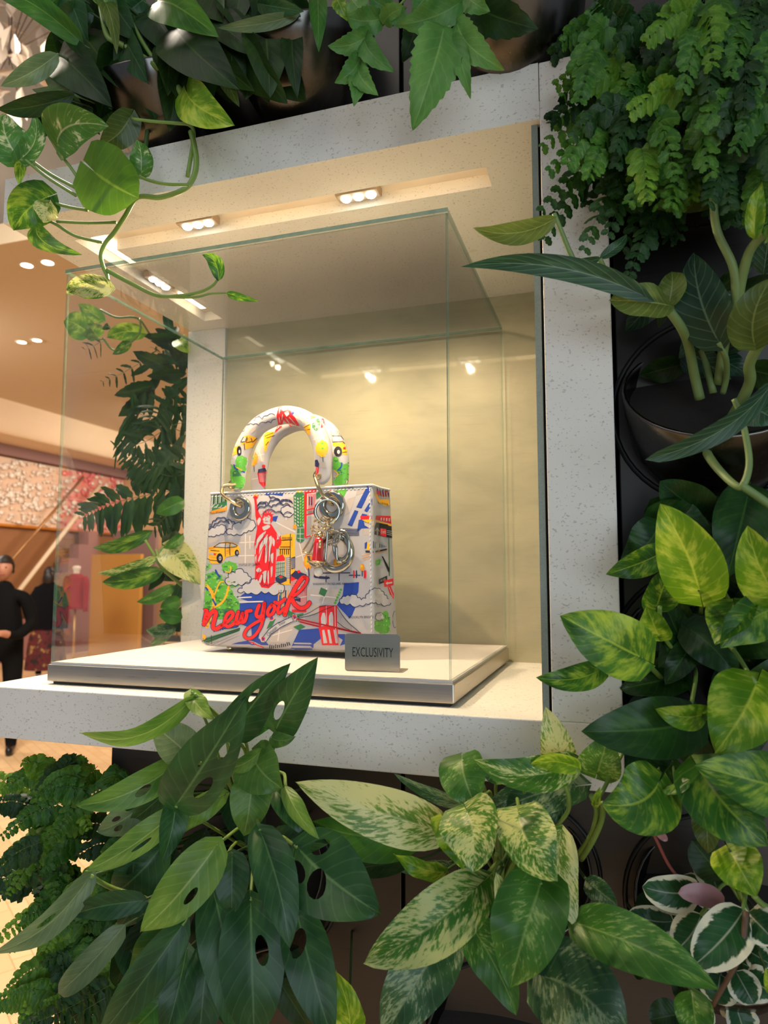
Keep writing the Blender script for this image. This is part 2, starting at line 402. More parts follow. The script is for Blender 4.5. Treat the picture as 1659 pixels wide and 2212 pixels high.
# ------------------------------------------------------------------ the planted wall behind the niche
YP = .748                                        # face of the metal wall panels
WX0 = -.88*S; WX1 = 1.1; WZ1 = 3.1
wall = MB()
wall.box((WX0+.01, YP+.012, 0), (WX1, 1.9, CAMZ+ZU*S-.02))
wall.box((WX0+.01, YP+.012, CAMZ+ZT*S+.01), (WX1, 1.9, WZ1))
wall.box((XO*S+.004, YP+.012, CAMZ+ZU*S-.02), (WX1, 1.9, CAMZ+ZT*S+.01))
wall.box((XI*S-.03, YB*S+.02, CAMZ+ZU*S-.02), (XO*S+.004, 1.9, CAMZ+ZT*S+.01))
wall.box((-.72, YB*S+.03, CAMZ+ZU*S-.02), (XI*S, 1.9, CAMZ+ZT*S+.01))
wf = struct(wall.build('wall_front', M_BLACK))
XSEAM = -.327*S
def panels(x0, x1, z0, z1):
    mb = MB(); mb.box((x0+.002, YP, z0+.002), (x1-.002, YP+.010, z1-.002)); mb.build('panel', M_PANEL, wf, bevel=.001)
ztop = CAMZ+ZT*S+.004; zlow = CAMZ+ZU*S-.004
panels(WX0, XSEAM, ztop, WZ1); panels(XSEAM, XO*S+.10, ztop, WZ1); panels(XO*S+.10, WX1, ztop, WZ1)
panels(XO*S+.002, WX1, zlow, ztop)
panels(WX0, XSEAM, .0, zlow); panels(XSEAM, .45, .0, zlow); panels(.45, WX1, .0, zlow)

def pot(px, py, y, R, label, tilt=44, soil=.018, roll=0, L=.10, gz=-.012, gasket=True):
    """tilted metal pot pushed through the wall panel, mouth facing out and up"""
    c = atY(px, py, y)
    o = thing('wall_pot', label, 'pot', c, 'metal pots in the plant wall')
    ax = Vector((0, -math.cos(math.radians(tilt)), math.sin(math.radians(tilt)))).normalized()
    q = ax.to_track_quat('Z', 'Y').to_matrix().to_4x4(); M = Matrix.Translation(c) @ q
    mb = MB(); mb.lathe([(R*.45, -L*1.0), (R*.72, -L*.93), (R*.90, -L*.6), (R*.98, -.02), (R, -.002), (R*.99, 0), (R*.96, 0), (R*.955, -.004), (R*.90, -L*.25), (R*.86, -L*.3)], 40, M)
    mb.add([M @ Vector((R*.45*math.cos(k*math.pi/10), R*.45*math.sin(k*math.pi/10), -L)) for k in range(20)], [tuple(range(19, -1, -1))])
    mb.build('pot_body', M_POT, o, smooth=True)
    mb = MB(); mb.lathe([(.0005, -soil+.006), (R*.5, -soil+.003), (R*.95, -soil)], 24, M); mb.build('soil', M_SOIL, o, smooth=True)
    if not gasket: return o
    cc = c + ax*((YP-.001-c.y)/ax.y)
    mb = MB(); nseg = 48; v = []; f = []
    for k in range(nseg):
        a_ = 2*math.pi*k/nseg
        for (s_, dy) in ((.97, 0), (.985, -.004), (1.015, -.004), (1.03, 0)):
            v.append((cc.x+R*1.1*s_*math.cos(a_), YP+dy-.0002, cc.z+gz+.03+R*1.1*s_*math.sin(a_)))
    for k in range(nseg):
        for j in range(3):
            f.append((k*4+j, k*4+j+1, ((k+1) % nseg)*4+j+1, ((k+1) % nseg)*4+j))
    mb.add(v, f); mb.build('gasket_ring', M_GASKET, o, smooth=True)
    return o
pot(1548, 830, .712, .084, 'gunmetal pot holding the long leaved dark philodendron')
pot(1130, 1880, .715, .064, 'gunmetal pot holding the cream marbled pothos under the shelf')
pot(1560, 1960, .715, .074, 'gunmetal pot holding the white edged hoya')
pot(1070, 2270, .715, .070, 'gunmetal pot below the marbled pothos, mostly hidden by leaves')
pot(640, 60, .690, .078, 'gunmetal pot above the stone lintel behind the broad dark leaves', 60, gasket=False)
pot(1100, -30, .690, .078, 'gunmetal pot above the stone lintel behind the toothed fern leaves', 60, gasket=False)
pot(330, 150, .690, .072, 'gunmetal pot above the stone lintel holding the trailing pothos', 60, gasket=False)
pot(1500, 240, .715, .078, 'gunmetal pot holding the bushy fern beside the stone jamb')
pot(1530, 1400, .715, .076, 'gunmetal pot holding the green golden pothos beside the stone jamb')
pot(560, 1900, .715, .072, 'gunmetal pot holding the split leaved plant under the shelf')
# ------------------------------------------------------------------ the printed handbag
M_LEATHER = plain('printed_white_leather', (172, 170, 175), .38, 0, .02, 300, .03)
M_GOLD = plain('pale_gold_metal', (226, 204, 160), .14, 1.0, .03)
M_CHROME = plain('smoked_chrome', (176, 176, 168), .10, 1.0, .03)
M_PEARL = plain('pearl', (240, 230, 218), .12, 0, .03, coat=1.0)
M_CHARMRED = plain('red_enamel', (190, 22, 36), .18, .2, .1, 60, coat=.6)
INK = {}
for k_, c_ in dict(red=(214, 30, 38), charm=(150, 18, 34), scarlet=(232, 38, 32), blue=(34, 66, 158), navy=(38, 44, 82), green=(88, 168, 58), dkgreen=(52, 112, 70), yellow=(240, 172, 34), orange=(222, 142, 34),
                   black=(30, 28, 32), grey=(176, 167, 163), street=(212, 204, 199), white=(182, 180, 184), mid=(142, 138, 140), lime=(140, 196, 70), silver=(168, 168, 172)).items():
    INK[k_] = plain('ink_'+k_, c_, .4, 0, .03, 200)
BZ = PZ+.0075
F0 = atZ(617, 1405, BZ)                           # front bottom centre
ba = math.radians(5.0); BX = Vector((math.cos(ba), -math.sin(ba), 0)); BY = Vector((math.sin(ba), math.cos(ba), 0)); BZv = Vector((0, 0, 1))
def on_front(px, py):                             # hit the bag's front plane
    d = ray(px, py); t_ = (F0-CAM).dot(BY)/d.dot(BY); return CAM+d*t_
def loc(px, py):
    q = on_front(px, py)-F0; return q.dot(BX), q.z
wl, wr = loc(430, 1390)[0], loc(808, 1390)[0]; tl, tr_ = loc(449, 1066)[0], loc(801, 1046)[0]
HT = .5*(loc(449, 1066)[1]+loc(801, 1046)[1])
D0, D1 = .082, .066
bag = thing('handbag', 'white leather top handle handbag printed with a colourful city map inside the glass case', 'handbag', F0+BY*D0*.5)
def sec(h, inset=0.0):
    t_ = h/HT; l = wl+(tl-wl)*t_+inset; r_ = wr+(tr_-wr)*t_-inset; d0 = 0.0+inset+.004*t_; d1 = D0+(D1-D0)*t_-inset
    P_ = []; rc = .004
    side = .004*(1-abs(2*t_-1))+.0015
    for (cx_, cy_, a0) in ((r_-rc, d0+rc, 270), (r_-rc, d1-rc, 0), (l+rc, d1-rc, 90), (l+rc, d0+rc, 180)):
        for k in range(4):
            a_ = math.radians(a0+k*30); P_.append((cx_+rc*math.cos(a_), cy_+rc*math.sin(a_)))
        if a0 == 270: P_ += [(r_-side, (d0*2+d1)/3), (r_-side*1.6, (d0+d1)/2), (r_-side, (d0+d1*2)/3)]
        if a0 == 90: P_ += [(l+side, (d0+d1*2)/3), (l+side*1.6, (d0+d1)/2), (l+side, (d0*2+d1)/3)]
    return [F0+BX*x+BY*y+BZv*h for x, y in P_]
rings = [sec(0, .010), sec(.0012, .005), sec(.005, .0015), sec(.010, 0)]+[sec(HT*k/8) for k in range(1, 8)]+[sec(HT-.002), sec(HT, .0005), sec(HT, .003), sec(HT-.02, .004)]
n = len(rings[0]); mb = MB(); v = [p for r_ in rings for p in r_]; f = []
for i_ in range(len(rings)-1):
    for k in range(n): a = i_*n+k; b = i_*n+(k+1) % n; f.append((a, b, b+n, a+n))
f.append(tuple(range(n-1, -1, -1))); f.append(tuple((len(rings)-1)*n+k for k in range(n)))
mb.add(v, f); body = mb.build('bag_body', M_LEATHER, bag, True)
bvs = [(mb.v, mb.f)]
# piping around the rim and stitches
q = MB(); top = sec(HT); q.tube(top+[top[0]], .0013, 8, caps=False); q.build('rim_piping', plain('white_piping', (236, 232, 228), .45), bag, True)
q = MB()
for k in range(38):
    a_ = F0+BX*(tr_-.0035+(wr-tr_)*(1-k/37.))+BZv*(.012+(HT-.02)*k/37)+BY*(.004*k/37-.0002)
    q.tube([a_, a_+BZv*.0032+BX*.0006], .00055, 5)
for k in range(46):
    xx = tl+.004+(tr_-tl-.008)*k/45; a_ = F0+BX*xx+BZv*(HT-.0045)+BY*.0037
    q.tube([a_, a_+BX*.0028+BZv*.0005], .0005, 5)
o = q.build('stitching', plain('white_thread', (240, 236, 230), .6), bag); o['kind'] = 'stuff'
for (fx_, fy_) in ((.13, .3), (.13, .75), (.87, .3), (.87, .75)):
    c = F0+BX*(wl+(wr-wl)*fx_)+BY*D0*fy_
    q = MB(); q.lathe([(.0005, -.0076), (.004, -.0076), (.0052, -.006), (.0052, -.003), (.004, .001)], 14, Matrix.Translation(c)); q.build('foot_stud', M_GOLD, bag, True)
# handles
def handle(pts, dep, lean=0.0):
    """pts: (px,py) spine seen on the front plane, pushed back by dep"""
    P_ = [on_front(*p) for p in pts]; L_ = smooth_line(P_, 7)
    z0 = L_[0].z
    L_ = [p+BY*(dep+(p.z-z0)*lean) for p in L_]
    m = MB(); nn = 18; N = len(L_); v = []; f = []
    tot = [0.0]
    for a, b in zip(L_, L_[1:]): tot.append(tot[-1]+(b-a).length)
    for i_, p in enumerate(L_):
        tg = (L_[min(i_+1, N-1)]-L_[max(i_-1, 0)]).normalized(); sd = BY.cross(tg).normalized()
        e = min(tot[i_], tot[-1]-tot[i_]); k_ = min(1, e/.05); k_ = k_*k_*(3-2*k_)
        wd = .0122+.0006*k_; tk_ = .0032+(.0118-.0032)*k_
        if e < .012: wd *= math.sqrt(max(.05, 1-((.012-e)/.0125)**2))
        for j in range(nn):
            a_ = 2*math.pi*j/nn; v.append(p+sd*(wd*math.cos(a_))+BY*(tk_*math.sin(a_)))
    for i_ in range(N-1):
        for j in range(nn): a = i_*nn+j; b = i_*nn+(j+1) % nn; f.append((a, b, b+nn, a+nn))
    f.append(tuple(range(nn-1, -1, -1))); f.append(tuple((N-1)*nn+j for j in range(nn)))
    m.add(v, f); return m
hp = [(510, 1062), (512, 1010), (524, 960), (556, 916), (612, 894), (664, 912), (690, 956), (695, 1000), (692, 1046)]
hb = [(x+2, y) for x, y in hp]
m1 = handle(hp, .003, .04); h1 = m1.build('handle', M_LEATHER, bag, True); bvs.append((m1.v, m1.f))
hb = [(x, min(y, 1062)) for x, y in hp]; hb[-1] = (692, 1062)
m2 = handle(hb, .056, -.02); h2 = m2.build('handle', M_LEATHER, bag, True); bvs.append((m2.v, m2.f))
BVH = BVHTree.FromPolygons([tuple(p) for v, f in [(sum([list(v) for v, f in bvs], []), None)] for p in v],
                           [tuple(i_+off for i_ in q_) for (off, ff) in zip([0, len(bvs[0][0]), len(bvs[0][0])+len(bvs[1][0])], [b[1] for b in bvs]) for q_ in ff])
# --- print: flat ink laid on the leather
class Ink:
    def __init__(s): s.m = {}
    def put(s, ink, pts, faces, layer):
        out = []; 
        for (x, y) in pts:
            d = ray(x, y).normalized(); h = BVH.ray_cast(CAM, d)
            out.append(None if h[0] is None else h[0]+(h[1] if h[1].dot(d) < 0 else -h[1])*(.00010+.00008*layer))
        mb = s.m.setdefault(ink, MB()); idx = {}
        for f_ in faces:
            g = [i_ for i_ in f_ if out[i_] is not None]
            if len(g) != len(f_): continue
            P_ = [out[i_] for i_ in f_]
            if max((a-b).length for a in P_ for b in P_) > .03 and max((P_[0]-a).dot(BY) for a in P_)-min((P_[0]-a).dot(BY) for a in P_) > .02: continue
            mb.add(P_, [tuple(range(len(P_)))])
    def poly(s, ink, crop, pts, layer=0, step=7, smooth=0, jit=0.0):
        P_ = [topx(crop, p) for p in pts]
        if smooth: P_ = [tuple(p)[:2] for p in smooth_line(P_+[P_[0]], smooth)][:-1]
        if jit: P_ = [(x+rng.uniform(-jit, jit), y+rng.uniform(-jit, jit)) for x, y in P_]
        V = []; 
        for a, b in zip(P_, P_[1:]+P_[:1]):
            k = max(1, int(math.dist(a, b)/step)); V += [(a[0]+(b[0]-a[0])*t_/k, a[1]+(b[1]-a[1])*t_/k) for t_ in range(k)]
        Bd = list(V); nb = len(V); E_ = [(i_, (i_+1) % nb) for i_ in range(nb)]
        x0, x1 = min(p[0] for p in V), max(p[0] for p in V); y0, y1 = min(p[1] for p in V), max(p[1] for p in V)
        def inside(x, y):
            c = False
            for (ax, ay), (bx_, by_) in zip(Bd, Bd[1:]+Bd[:1]):
                if (ay > y) != (by_ > y) and x < (bx_-ax)*(y-ay)/(by_-ay)+ax: c = not c
            return c
        y = y0+step*.5
        while y < y1:
            x = x0+step*.5
            while x < x1:
                if inside(x, y): V.append((x, y))
                x += step
            y += step
        r_ = delaunay_2d_cdt([Vector(p) for p in V], E_, [], 0, 1e-4)
        vv = [tuple(p) for p in r_[0]]; ff = []
        for t_ in r_[2]:
            cx_ = sum(vv[i_][0] for i_ in t_)/3; cy_ = sum(vv[i_][1] for i_ in t_)/3
            if inside(cx_, cy_): ff.append(tuple(t_))
        s.put(ink, vv, ff, layer)
    def line(s, ink, crop, pts, w, layer=3, smooth=4, taper=False):
        """w in crop units"""
        P_ = [Vector(topx(crop, p)) for p in pts]; ww = w*CROPS[crop][2]*.5
        if smooth: P_ = smooth_line(P_, smooth)
        out = []
        for a, b in zip(P_, P_[1:]):
            k = max(1, int((b-a).length/(3 if crop == 'bh' else 7))); out += [a.lerp(b, t_/k) for t_ in range(k)]
        out.append(P_[-1]); V = []; F = []; N = len(out)
        for i_, p in enumerate(out):
            t_ = (out[min(i_+1, N-1)]-out[max(i_-1, 0)]); t_ = t_.normalized() if t_.length > 0 else Vector((1, 0)); nn = Vector((-t_.y, t_.x))
            e = ww*(1 if not taper else max(.25, math.sin(math.pi*i_/max(1, N-1))**.6))
            V += [tuple(p+nn*e), tuple(p-nn*e)]
        for i_ in range(N-1): F.append((2*i_, 2*i_+1, 2*i_+3, 2*i_+2))
        s.put(ink, V, F, layer)
        for p in (out[0], out[-1]):
            if taper: break
            s.put(ink, [tuple(p)]+[(p.x+ww*math.cos(k*math.pi/4), p.y+ww*math.sin(k*math.pi/4)) for k in range(8)], [(0, k+1, (k+1) % 8+1) for k in range(8)], layer)
    def text(s, ink, crop, txt, x, y, w, h, layer=5, rot=0.0, shear=0.0):
        tv, tf = text_poly(txt); c, sn = math.cos(rot), math.sin(rot)
        s.put(ink, [topx(crop, (x+(a*w+shear*b*h)*c+b*h*sn, y+(a*w)*sn-b*h*c)) for a, b in tv], tf, layer)
    def blob(s, ink, crop, cx, cy, rx, ry, layer=1, n=22, rough=.12, rot=0):
        P_ = []
        for k in range(n):
            a_ = 2*math.pi*k/n; r_ = 1+rng.uniform(-rough, rough); P_.append((cx+rx*r_*math.cos(a_), cy+ry*r_*math.sin(a_)))
        s.poly(ink, crop, P_, layer, 3.2 if crop == 'bh' else 8, 2)
    def cloud(s, crop, pts, w=9, fill=True, layer=3):
        """scalloped cloud outline through pts (closed)"""
        out = []
        for a, b in zip(pts, pts[1:]+pts[:1]):
            for k in range(5):
                t_ = k/5; nx, ny = (b[1]-a[1]), -(b[0]-a[0]); bulge = math.sin(math.pi*t_)*.28
                out.append((a[0]+(b[0]-a[0])*t_+nx*bulge, a[1]+(b[1]-a[1])*t_+ny*bulge))
        if fill: s.poly('white', crop, out, layer-1, 8)
        s.line('navy', crop, out+[out[0]], w, layer, 0)
    def finish(s, parent):
        for ink, mb in s.m.items():
            o = mb.build('print_'+ink, INK[ink], parent); o['kind'] = 'stuff'
ink = Ink()
P = ink.poly; Ln = ink.line
# grey street blocks
for pts in ([(430,950),(540,940),(540,1000),(430,1010)], [(445,1020),(540,1015),(540,1090),(450,1095)], [(450,1105),(540,1100),(540,1200),(430,1205)], [(545,870),(470,905),(480,935),(545,930)],
            [(215,880),(300,850),(250,930),(205,950)], [(690,960),(760,880),(820,940),(820,1000),(730,1000)], [(770,750),(815,745),(812,930),(700,860)], [(830,1070),(880,1060),(960,1120),(900,1260),(830,1260)],
            [(1180,760),(1240,740),(1200,850),(1150,880)], [(1250,690),(1330,680),(1290,720),(1240,735)], [(1290,930),(1340,920),(1340,1010),(1290,1010)], [(905,1390),(950,1375),(920,1440),(900,1450)],
            [(960,1380),(1080,1375),(1130,1390),(1090,1490),(950,1440)], [(900,1480),(1000,1490),(990,1540),(900,1560)], [(640,1640),(780,1600),(830,1640),(740,1760),(650,1760)], [(190,1080),(260,1000),(300,1040),(260,1060)],
            [(205,1010),(260,985),(235,1030),(200,1050)]):
    P('grey', 'b1', pts, 0)
for pts in ([(430,975),(540,968)], [(480,945),(478,1200)], [(510,1015),(510,1100)], [(440,1060),(540,1055)], [(430,1150),(540,1148)], [(690,920),(820,985)], [(745,760),(760,900)], [(770,820),(815,830)], [(850,1060),(900,1260)], [(830,1160),(940,1120)], [(930,1420),(1110,1440)], [(1040,1375),(1010,1480)], [(660,1700),(800,1660)], [(720,1610),(700,1760)]):
    Ln('street', 'b1', pts, 7, 1, 0)
# blue water and avenues
P('blue', 'b1', [(590,705),(640,695),(790,682),(745,712),(735,738),(660,728),(625,735)], 1)
for pts in ([(1318,672),(1352,668),(1280,820),(1246,812)], [(1232,838),(1256,846),(1214,945),(1186,935)], [(1352,755),(1352,800),(1318,848),(1300,838)], [(1285,860),(1320,868),(1300,885),(1275,880)], [(1262,905),(1292,900),(1300,940),(1330,960),(1280,960),(1250,985)]):
    P('navy', 'b1', [(x+(x-sum(p[0] for p in pts)/len(pts))*.05, y+(y-sum(p[1] for p in pts)/len(pts))*.05) for x, y in pts], 1); P('blue', 'b1', pts, 2)
P('blue', 'b1', [(505,1385),(560,1375),(620,1405),(700,1400),(730,1440),(720,1500),(650,1560),(590,1600),(570,1720),(620,1740),(660,1790),(780,1795),(800,1770),(850,1660),(990,1650),(1000,1720),(950,1760),(945,1808),(520,1808),(510,1760),(380,1760),(430,1745),(525,1730),(520,1650),(440,1620),(440,1480),(520,1470),(430,1440)], 1)
P('blue', 'b1', [(1160,1340),(1262,1332),(1258,1400),(1230,1450),(1240,1500),(1215,1560),(1195,1580),(1110,1490),(1150,1420)], 1)
P('blue', 'b1', [(1110,1690),(1165,1690),(1165,1760),(1130,1770),(1150,1730),(1120,1710)], 1)
P('blue', 'b1', [(210,1800),(945,1806),(945,1812),(215,1808)], 2)
P('blue', 'b1', [(505,1805),(942,1808),(942,1790),(505,1785)], 2)
P('blue', 'b1', [(670,880),(705,875),(690,915),(662,905)], 2)
for pts in ([(430,1440),(520,1435)], [(440,1470),(600,1465)]): Ln('street', 'b1', pts, 9, 2, 0)
P('white', 'b1', [(500,1735),(530,1738),(610,1775),(600,1783),(540,1772)], 3); Ln('red', 'b1', [(510,1742),(560,1765),(605,1780)], 7, 4, 0); P('scarlet', 'b1', [(520,1740),(545,1745),(540,1755),(520,1750)], 5)
# tree
for (cx_, cy_, rx, ry) in ((370,1230,55,42), (205,1225,36,28), (250,1330,80,70), (220,1420,60,60), (330,1420,70,70), (400,1330,40,40), (300,1510,110,70), (390,1490,50,60), (200,1500,40,50), (380,1610,55,45)):
    ink.blob('green', 'b1', cx_, cy_, rx, ry, 1, 30, .12)
sub = random.Random(5)
for k in range(55):
    x, y = sub.uniform(175, 430), sub.uniform(1200, 1640)
    ink.blob('dkgreen', 'b1', x, y, sub.uniform(6, 20), sub.uniform(4, 11), 2, 8, .4)
for k in range(80):
    x, y = sub.uniform(170, 445), sub.uniform(1190, 1640); ink.blob('white', 'b1', x, y, sub.uniform(2, 5), sub.uniform(2, 4), 3, 6, .3)
for k in range(40):
    x, y = sub.uniform(170, 445), sub.uniform(1190, 1640); ink.blob('lime', 'b1', x, y, sub.uniform(5, 13), sub.uniform(3, 8), 2, 8, .4)
for pts, w_ in (([(215,1640),(235,1560),(262,1500),(255,1420),(225,1370),(185,1330)], 22), ([(250,1510),(310,1480),(345,1430),(365,1360)], 14), ([(255,1450),(300,1340),(330,1330)], 9), ([(345,1260),(375,1260),(380,1225)], 8), ([(185,1710),(200,1640),(235,1550)], 46)):
    Ln('yellow', 'b1', pts, w_, 3)
for pts in ([(180,1325),(200,1360),(220,1385)], [(255,1450),(275,1490)], [(275,1250),(290,1280),(305,1295)], [(165,1600),(168,1680)], [(420,1640),(300,1655)]): Ln('blue', 'b1', pts, 12, 4)
for k in range(12): Ln(('navy', 'orange', 'red', 'blue')[k % 4], 'b1', [(262+k*15, 1640-k*2), (264+k*15, 1672-k*3)], 8, 3, 0)
P('dkgreen', 'b1', [(160,1730),(330,1680),(445,1645),(440,1668),(300,1720),(165,1778)], 2)
for pts in ([(160,1745),(440,1652)], [(162,1760),(430,1665)], [(175,1735),(185,1775)], [(215,1722),(225,1762)], [(245,1700),(247,1755)]): Ln('black', 'b1', pts, 5, 4, 0)
for pts in ([(200,1785),(440,1680)], [(230,1790),(440,1700)], [(170,1775),(300,1735)]): Ln('mid', 'b1', pts, 8, 3, 0, True)
# street block top corner
P('dkgreen', 'b1', [(222,730),(350,712),(352,800),(330,835),(215,852)], 1)
for k in range(14): Ln(('white', 'black', 'mid')[k % 3], 'b1', [(228+k*9, 735-k), (224+k*9, 770+(k*37 % 40))], 5, 2, 0)
for k in range(9): Ln('white', 'b1', [(222+k*14, 815+(k*13 % 12)), (240+k*13, 790+(k*17 % 30))], 5, 3, 0)
P('orange', 'b1', [(330,815),(352,805),(352,840),(215,868),(216,852)], 2)
ink.text('black', 'b1', 'WALL STREET', 216, 862, 125, 13, 3, -.06)
# clouds
ink.cloud('b1', [(340,1330),(365,1300),(375,1270),(410,1270),(430,1240),(470,1265),(500,1290),(520,1320),(480,1340),(430,1345),(390,1350)], 5)
ink.cloud('b1', [(425,1395),(460,1375),(470,1345),(510,1340),(530,1310),(575,1330),(600,1360),(640,1365),(670,1345),(720,1345),(750,1380),(715,1405),(640,1400),(590,1395),(520,1405),(470,1395)], 5)
ink.cloud('b1', [(215,1000),(235,970),(270,960),(300,945),(330,940),(345,960),(340,985),(310,1000),(280,1005),(245,1015)], 5)
ink.cloud('b1', [(345,985),(390,970),(420,925),(450,930),(470,905),(520,905),(545,925),(540,960),(500,975),(470,990),(420,1000),(380,1000)], 5)
for pts in ([(215,955),(250,935),(275,905),(310,890),(350,905),(385,915),(410,930)], [(225,965),(260,950),(290,925),(330,915),(370,930)], [(560,810),(600,790),(640,790),(670,770),(720,775),(760,770),(805,790)], [(560,835),(610,815),(660,815),(690,800),(740,800),(790,810)], [(640,735),(650,755),(690,755),(720,785),(800,785)], [(600,860),(690,850),(740,870),(800,860)], [(570,800),(600,780),(620,800)]):
    for d_ in (0, 1):
        out = []
        for a, b in zip(pts, pts[1:]):
            for k in range(4):
                t_ = k/4; out.append((a[0]+(b[0]-a[0])*t_+(b[1]-a[1])*.25*math.sin(math.pi*t_), a[1]+(b[1]-a[1])*t_-(b[0]-a[0])*.3*math.sin(math.pi*t_)+d_*9))
        Ln('navy', 'b1', out+[pts[-1]], 5.5 if d_ == 0 else 3, 3, 0)
ink.cloud('b1', [(725,840),(745,815),(790,815),(815,830),(800,870),(765,880),(740,865)], 5)
ink.cloud('bc', [(820,610),(850,570),(900,545),(960,540),(1010,520),(1060,560),(1110,590),(1170,570),(1210,500),(1260,450),(1310,440),(1370,470),(1410,520),(1450,570),(1500,620),(1450,660),(1370,640),(1300,620),(1240,615),(1170,640),(1090,660),(960,640),(880,640)], 10)
ink.cloud('bc', [(1300,800),(1340,765),(1390,780),(1430,830),(1380,850),(1310,850)], 8)
# taxi
P('yellow', 'b1', [(192,1112),(225,1092),(258,1085),(300,1062),(345,1052),(398,1060),(425,1075),(442,1100),(440,1132),(412,1142),(398,1150),(345,1160),(320,1195),(292,1205),(240,1202),(200,1185),(190,1160)], 3, 7)
P('white', 'b1', [(270,1088),(302,1066),(342,1066),(338,1092)], 4); P('white', 'b1', [(348,1070),(372,1066),(368,1090),(345,1096)], 4); P('white', 'b1', [(380,1066),(408,1072),(415,1085),(385,1090)], 4)
for pts in ([(262,1090),(302,1064),(345,1058),(395,1064),(425,1082)], [(262,1090),(340,1094),(345,1064)], [(340,1094),(342,1155)], [(374,1066),(372,1092),(374,1148)], [(342,1096),(420,1088)], [(196,1112),(240,1112),(300,1118)], [(192,1160),(240,1180),(285,1185)], [(195,1172),(235,1190)]): Ln('black', 'b1', pts, 4.5, 5, 0)
for pts in ([(225,1100),(262,1096)], [(205,1130),(285,1135)], [(350,1120),(372,1115)], [(350,1135),(372,1128)], [(240,1160),(280,1165)]): Ln('orange', 'b1', pts, 7, 4, 0)
P('black', 'b1', [(196,1118),(222,1118),(222,1135),(198,1133)], 5); P('silver', 'b1', [(230,1128),(262,1130),(262,1145),(232,1143)], 5); P('red', 'b1', [(262,1132),(278,1134),(276,1148),(262,1146)], 5)
for (x, y, rx, ry) in ((303,1168,22,34), (421,1130,14,22)):
    ink.blob('black', 'b1', x, y, rx, ry, 5, 18, .03); ink.blob('white', 'b1', x+3, y, rx*.38, ry*.45, 6, 12, .05); ink.blob('black', 'b1', x+3, y, rx*.16, ry*.2, 7, 8, .05)
# statue: red robe with pale folds
P('red', 'b1', [(536,738),(560,735),(566,748),(556,760),(560,800),(572,850),(590,885),(605,890),(625,915),(650,920),(668,950),(700,1000),(722,1010),(728,1060),(705,1100),(692,1100),(690,1250),(680,1340),(640,1375),(590,1368),(560,1310),(545,1320),(548,1220),(540,1080),(548,1030),(560,960),(556,910),(548,870),(545,800),(540,762)], 3, 7)
for pts in ([(1000,990),(1060,885),(1170,805),(1120,900),(1045,1000),(1012,1100)], [(1065,1040),(1150,905),(1200,862),(1160,985),(1085,1120),(1055,1185)], [(1095,1130),(1112,1092),(1065,1290),(1035,1290)], [(1150,1010),(1200,905),(1190,1130),(1180,1300),(1152,1320),(1160,1130)],
            [(1218,905),(1258,885),(1268,1000),(1242,1100),(1232,1250),(1212,1300)], [(1275,905),(1312,965),(1300,1060),(1275,1010)], [(1022,640),(1058,585),(1088,622),(1042,720)], [(1105,742),(1200,705),(1238,742),(1135,800)], [(990,1240),(1015,1190),(1008,1330)], [(1002,1450),(1050,1402),(1098,1450),(1042,1482)],
            [(1112,1482),(1178,1452),(1160,1640),(1130,1640)], [(1042,1640),(1088,1522),(1108,1542),(1080,1650)], [(1192,1500),(1212,1442),(1215,1650),(1196,1650)], [(1242,1200),(1288,1162),(1280,1330),(1252,1300)], [(985,1060),(1000,1030),(1000,1180),(985,1180)], [(1335,960),(1360,900),(1390,930),(1350,1000)], [(1245,1400),(1275,1380),(1270,1520),(1250,1560)]):
    P('white', 'ba', pts, 4, 6, 2)
for pts in ([(1030,1130),(1085,980),(1180,880)], [(1130,1320),(1140,1150),(1180,1000)], [(1200,1310),(1205,1100),(1235,940)], [(1075,1420),(1020,1560)], [(1100,1640),(1125,1480)], [(1175,1640),(1185,1470)]):
    Ln('charm', 'ba', pts, 12, 5, 4, True)
for pts in ([(610,980),(600,1080)], [(640,1000),(622,1150)], [(560,1000),(552,1090)], [(660,1080),(640,1250)], [(600,1290),(592,1360)]): Ln('black', 'b1', pts, 3.5, 5, 4, True)
P('white', 'b1', [(598,868),(640,855),(655,880),(650,905),(625,925),(600,905)], 4)
for k, (x, y) in enumerate(((585,862),(598,838),(622,825),(648,826),(668,838),(682,858))): Ln('red', 'b1', [(628,880),(x, y)], 8, 4, 0, True)
P('red', 'b1', [(594,878),(610,860),(650,855),(668,872),(668,900),(658,925),(650,905),(655,885),(640,868),(612,872),(602,895),(595,890)], 5); 
for pts in ([(606,885),(622,880)], [(632,882),(646,884)], [(622,890),(618,902)], [(615,912),(632,912)]): Ln('red', 'b1', pts, 3.5, 6, 0)
P('white', 'b1', [(600,915),(648,910),(652,935),(610,930)], 4)
for pts in ([(540,738),(546,728)], [(552,736),(550,720)], [(560,740),(566,730)]): Ln('orange', 'b1', pts, 8, 4, 0)
Ln('red', 'b1', [(534,748),(566,746)], 6, 5, 0); P('white', 'b1', [(696,1000),(716,990),(722,1010),(702,1040)], 5); Ln('red', 'b1', [(700,1000),(712,1030)], 3, 6, 0)
P('red', 'b1', [(690,1040),(728,1030),(725,1075),(700,1100),(688,1085)], 4)
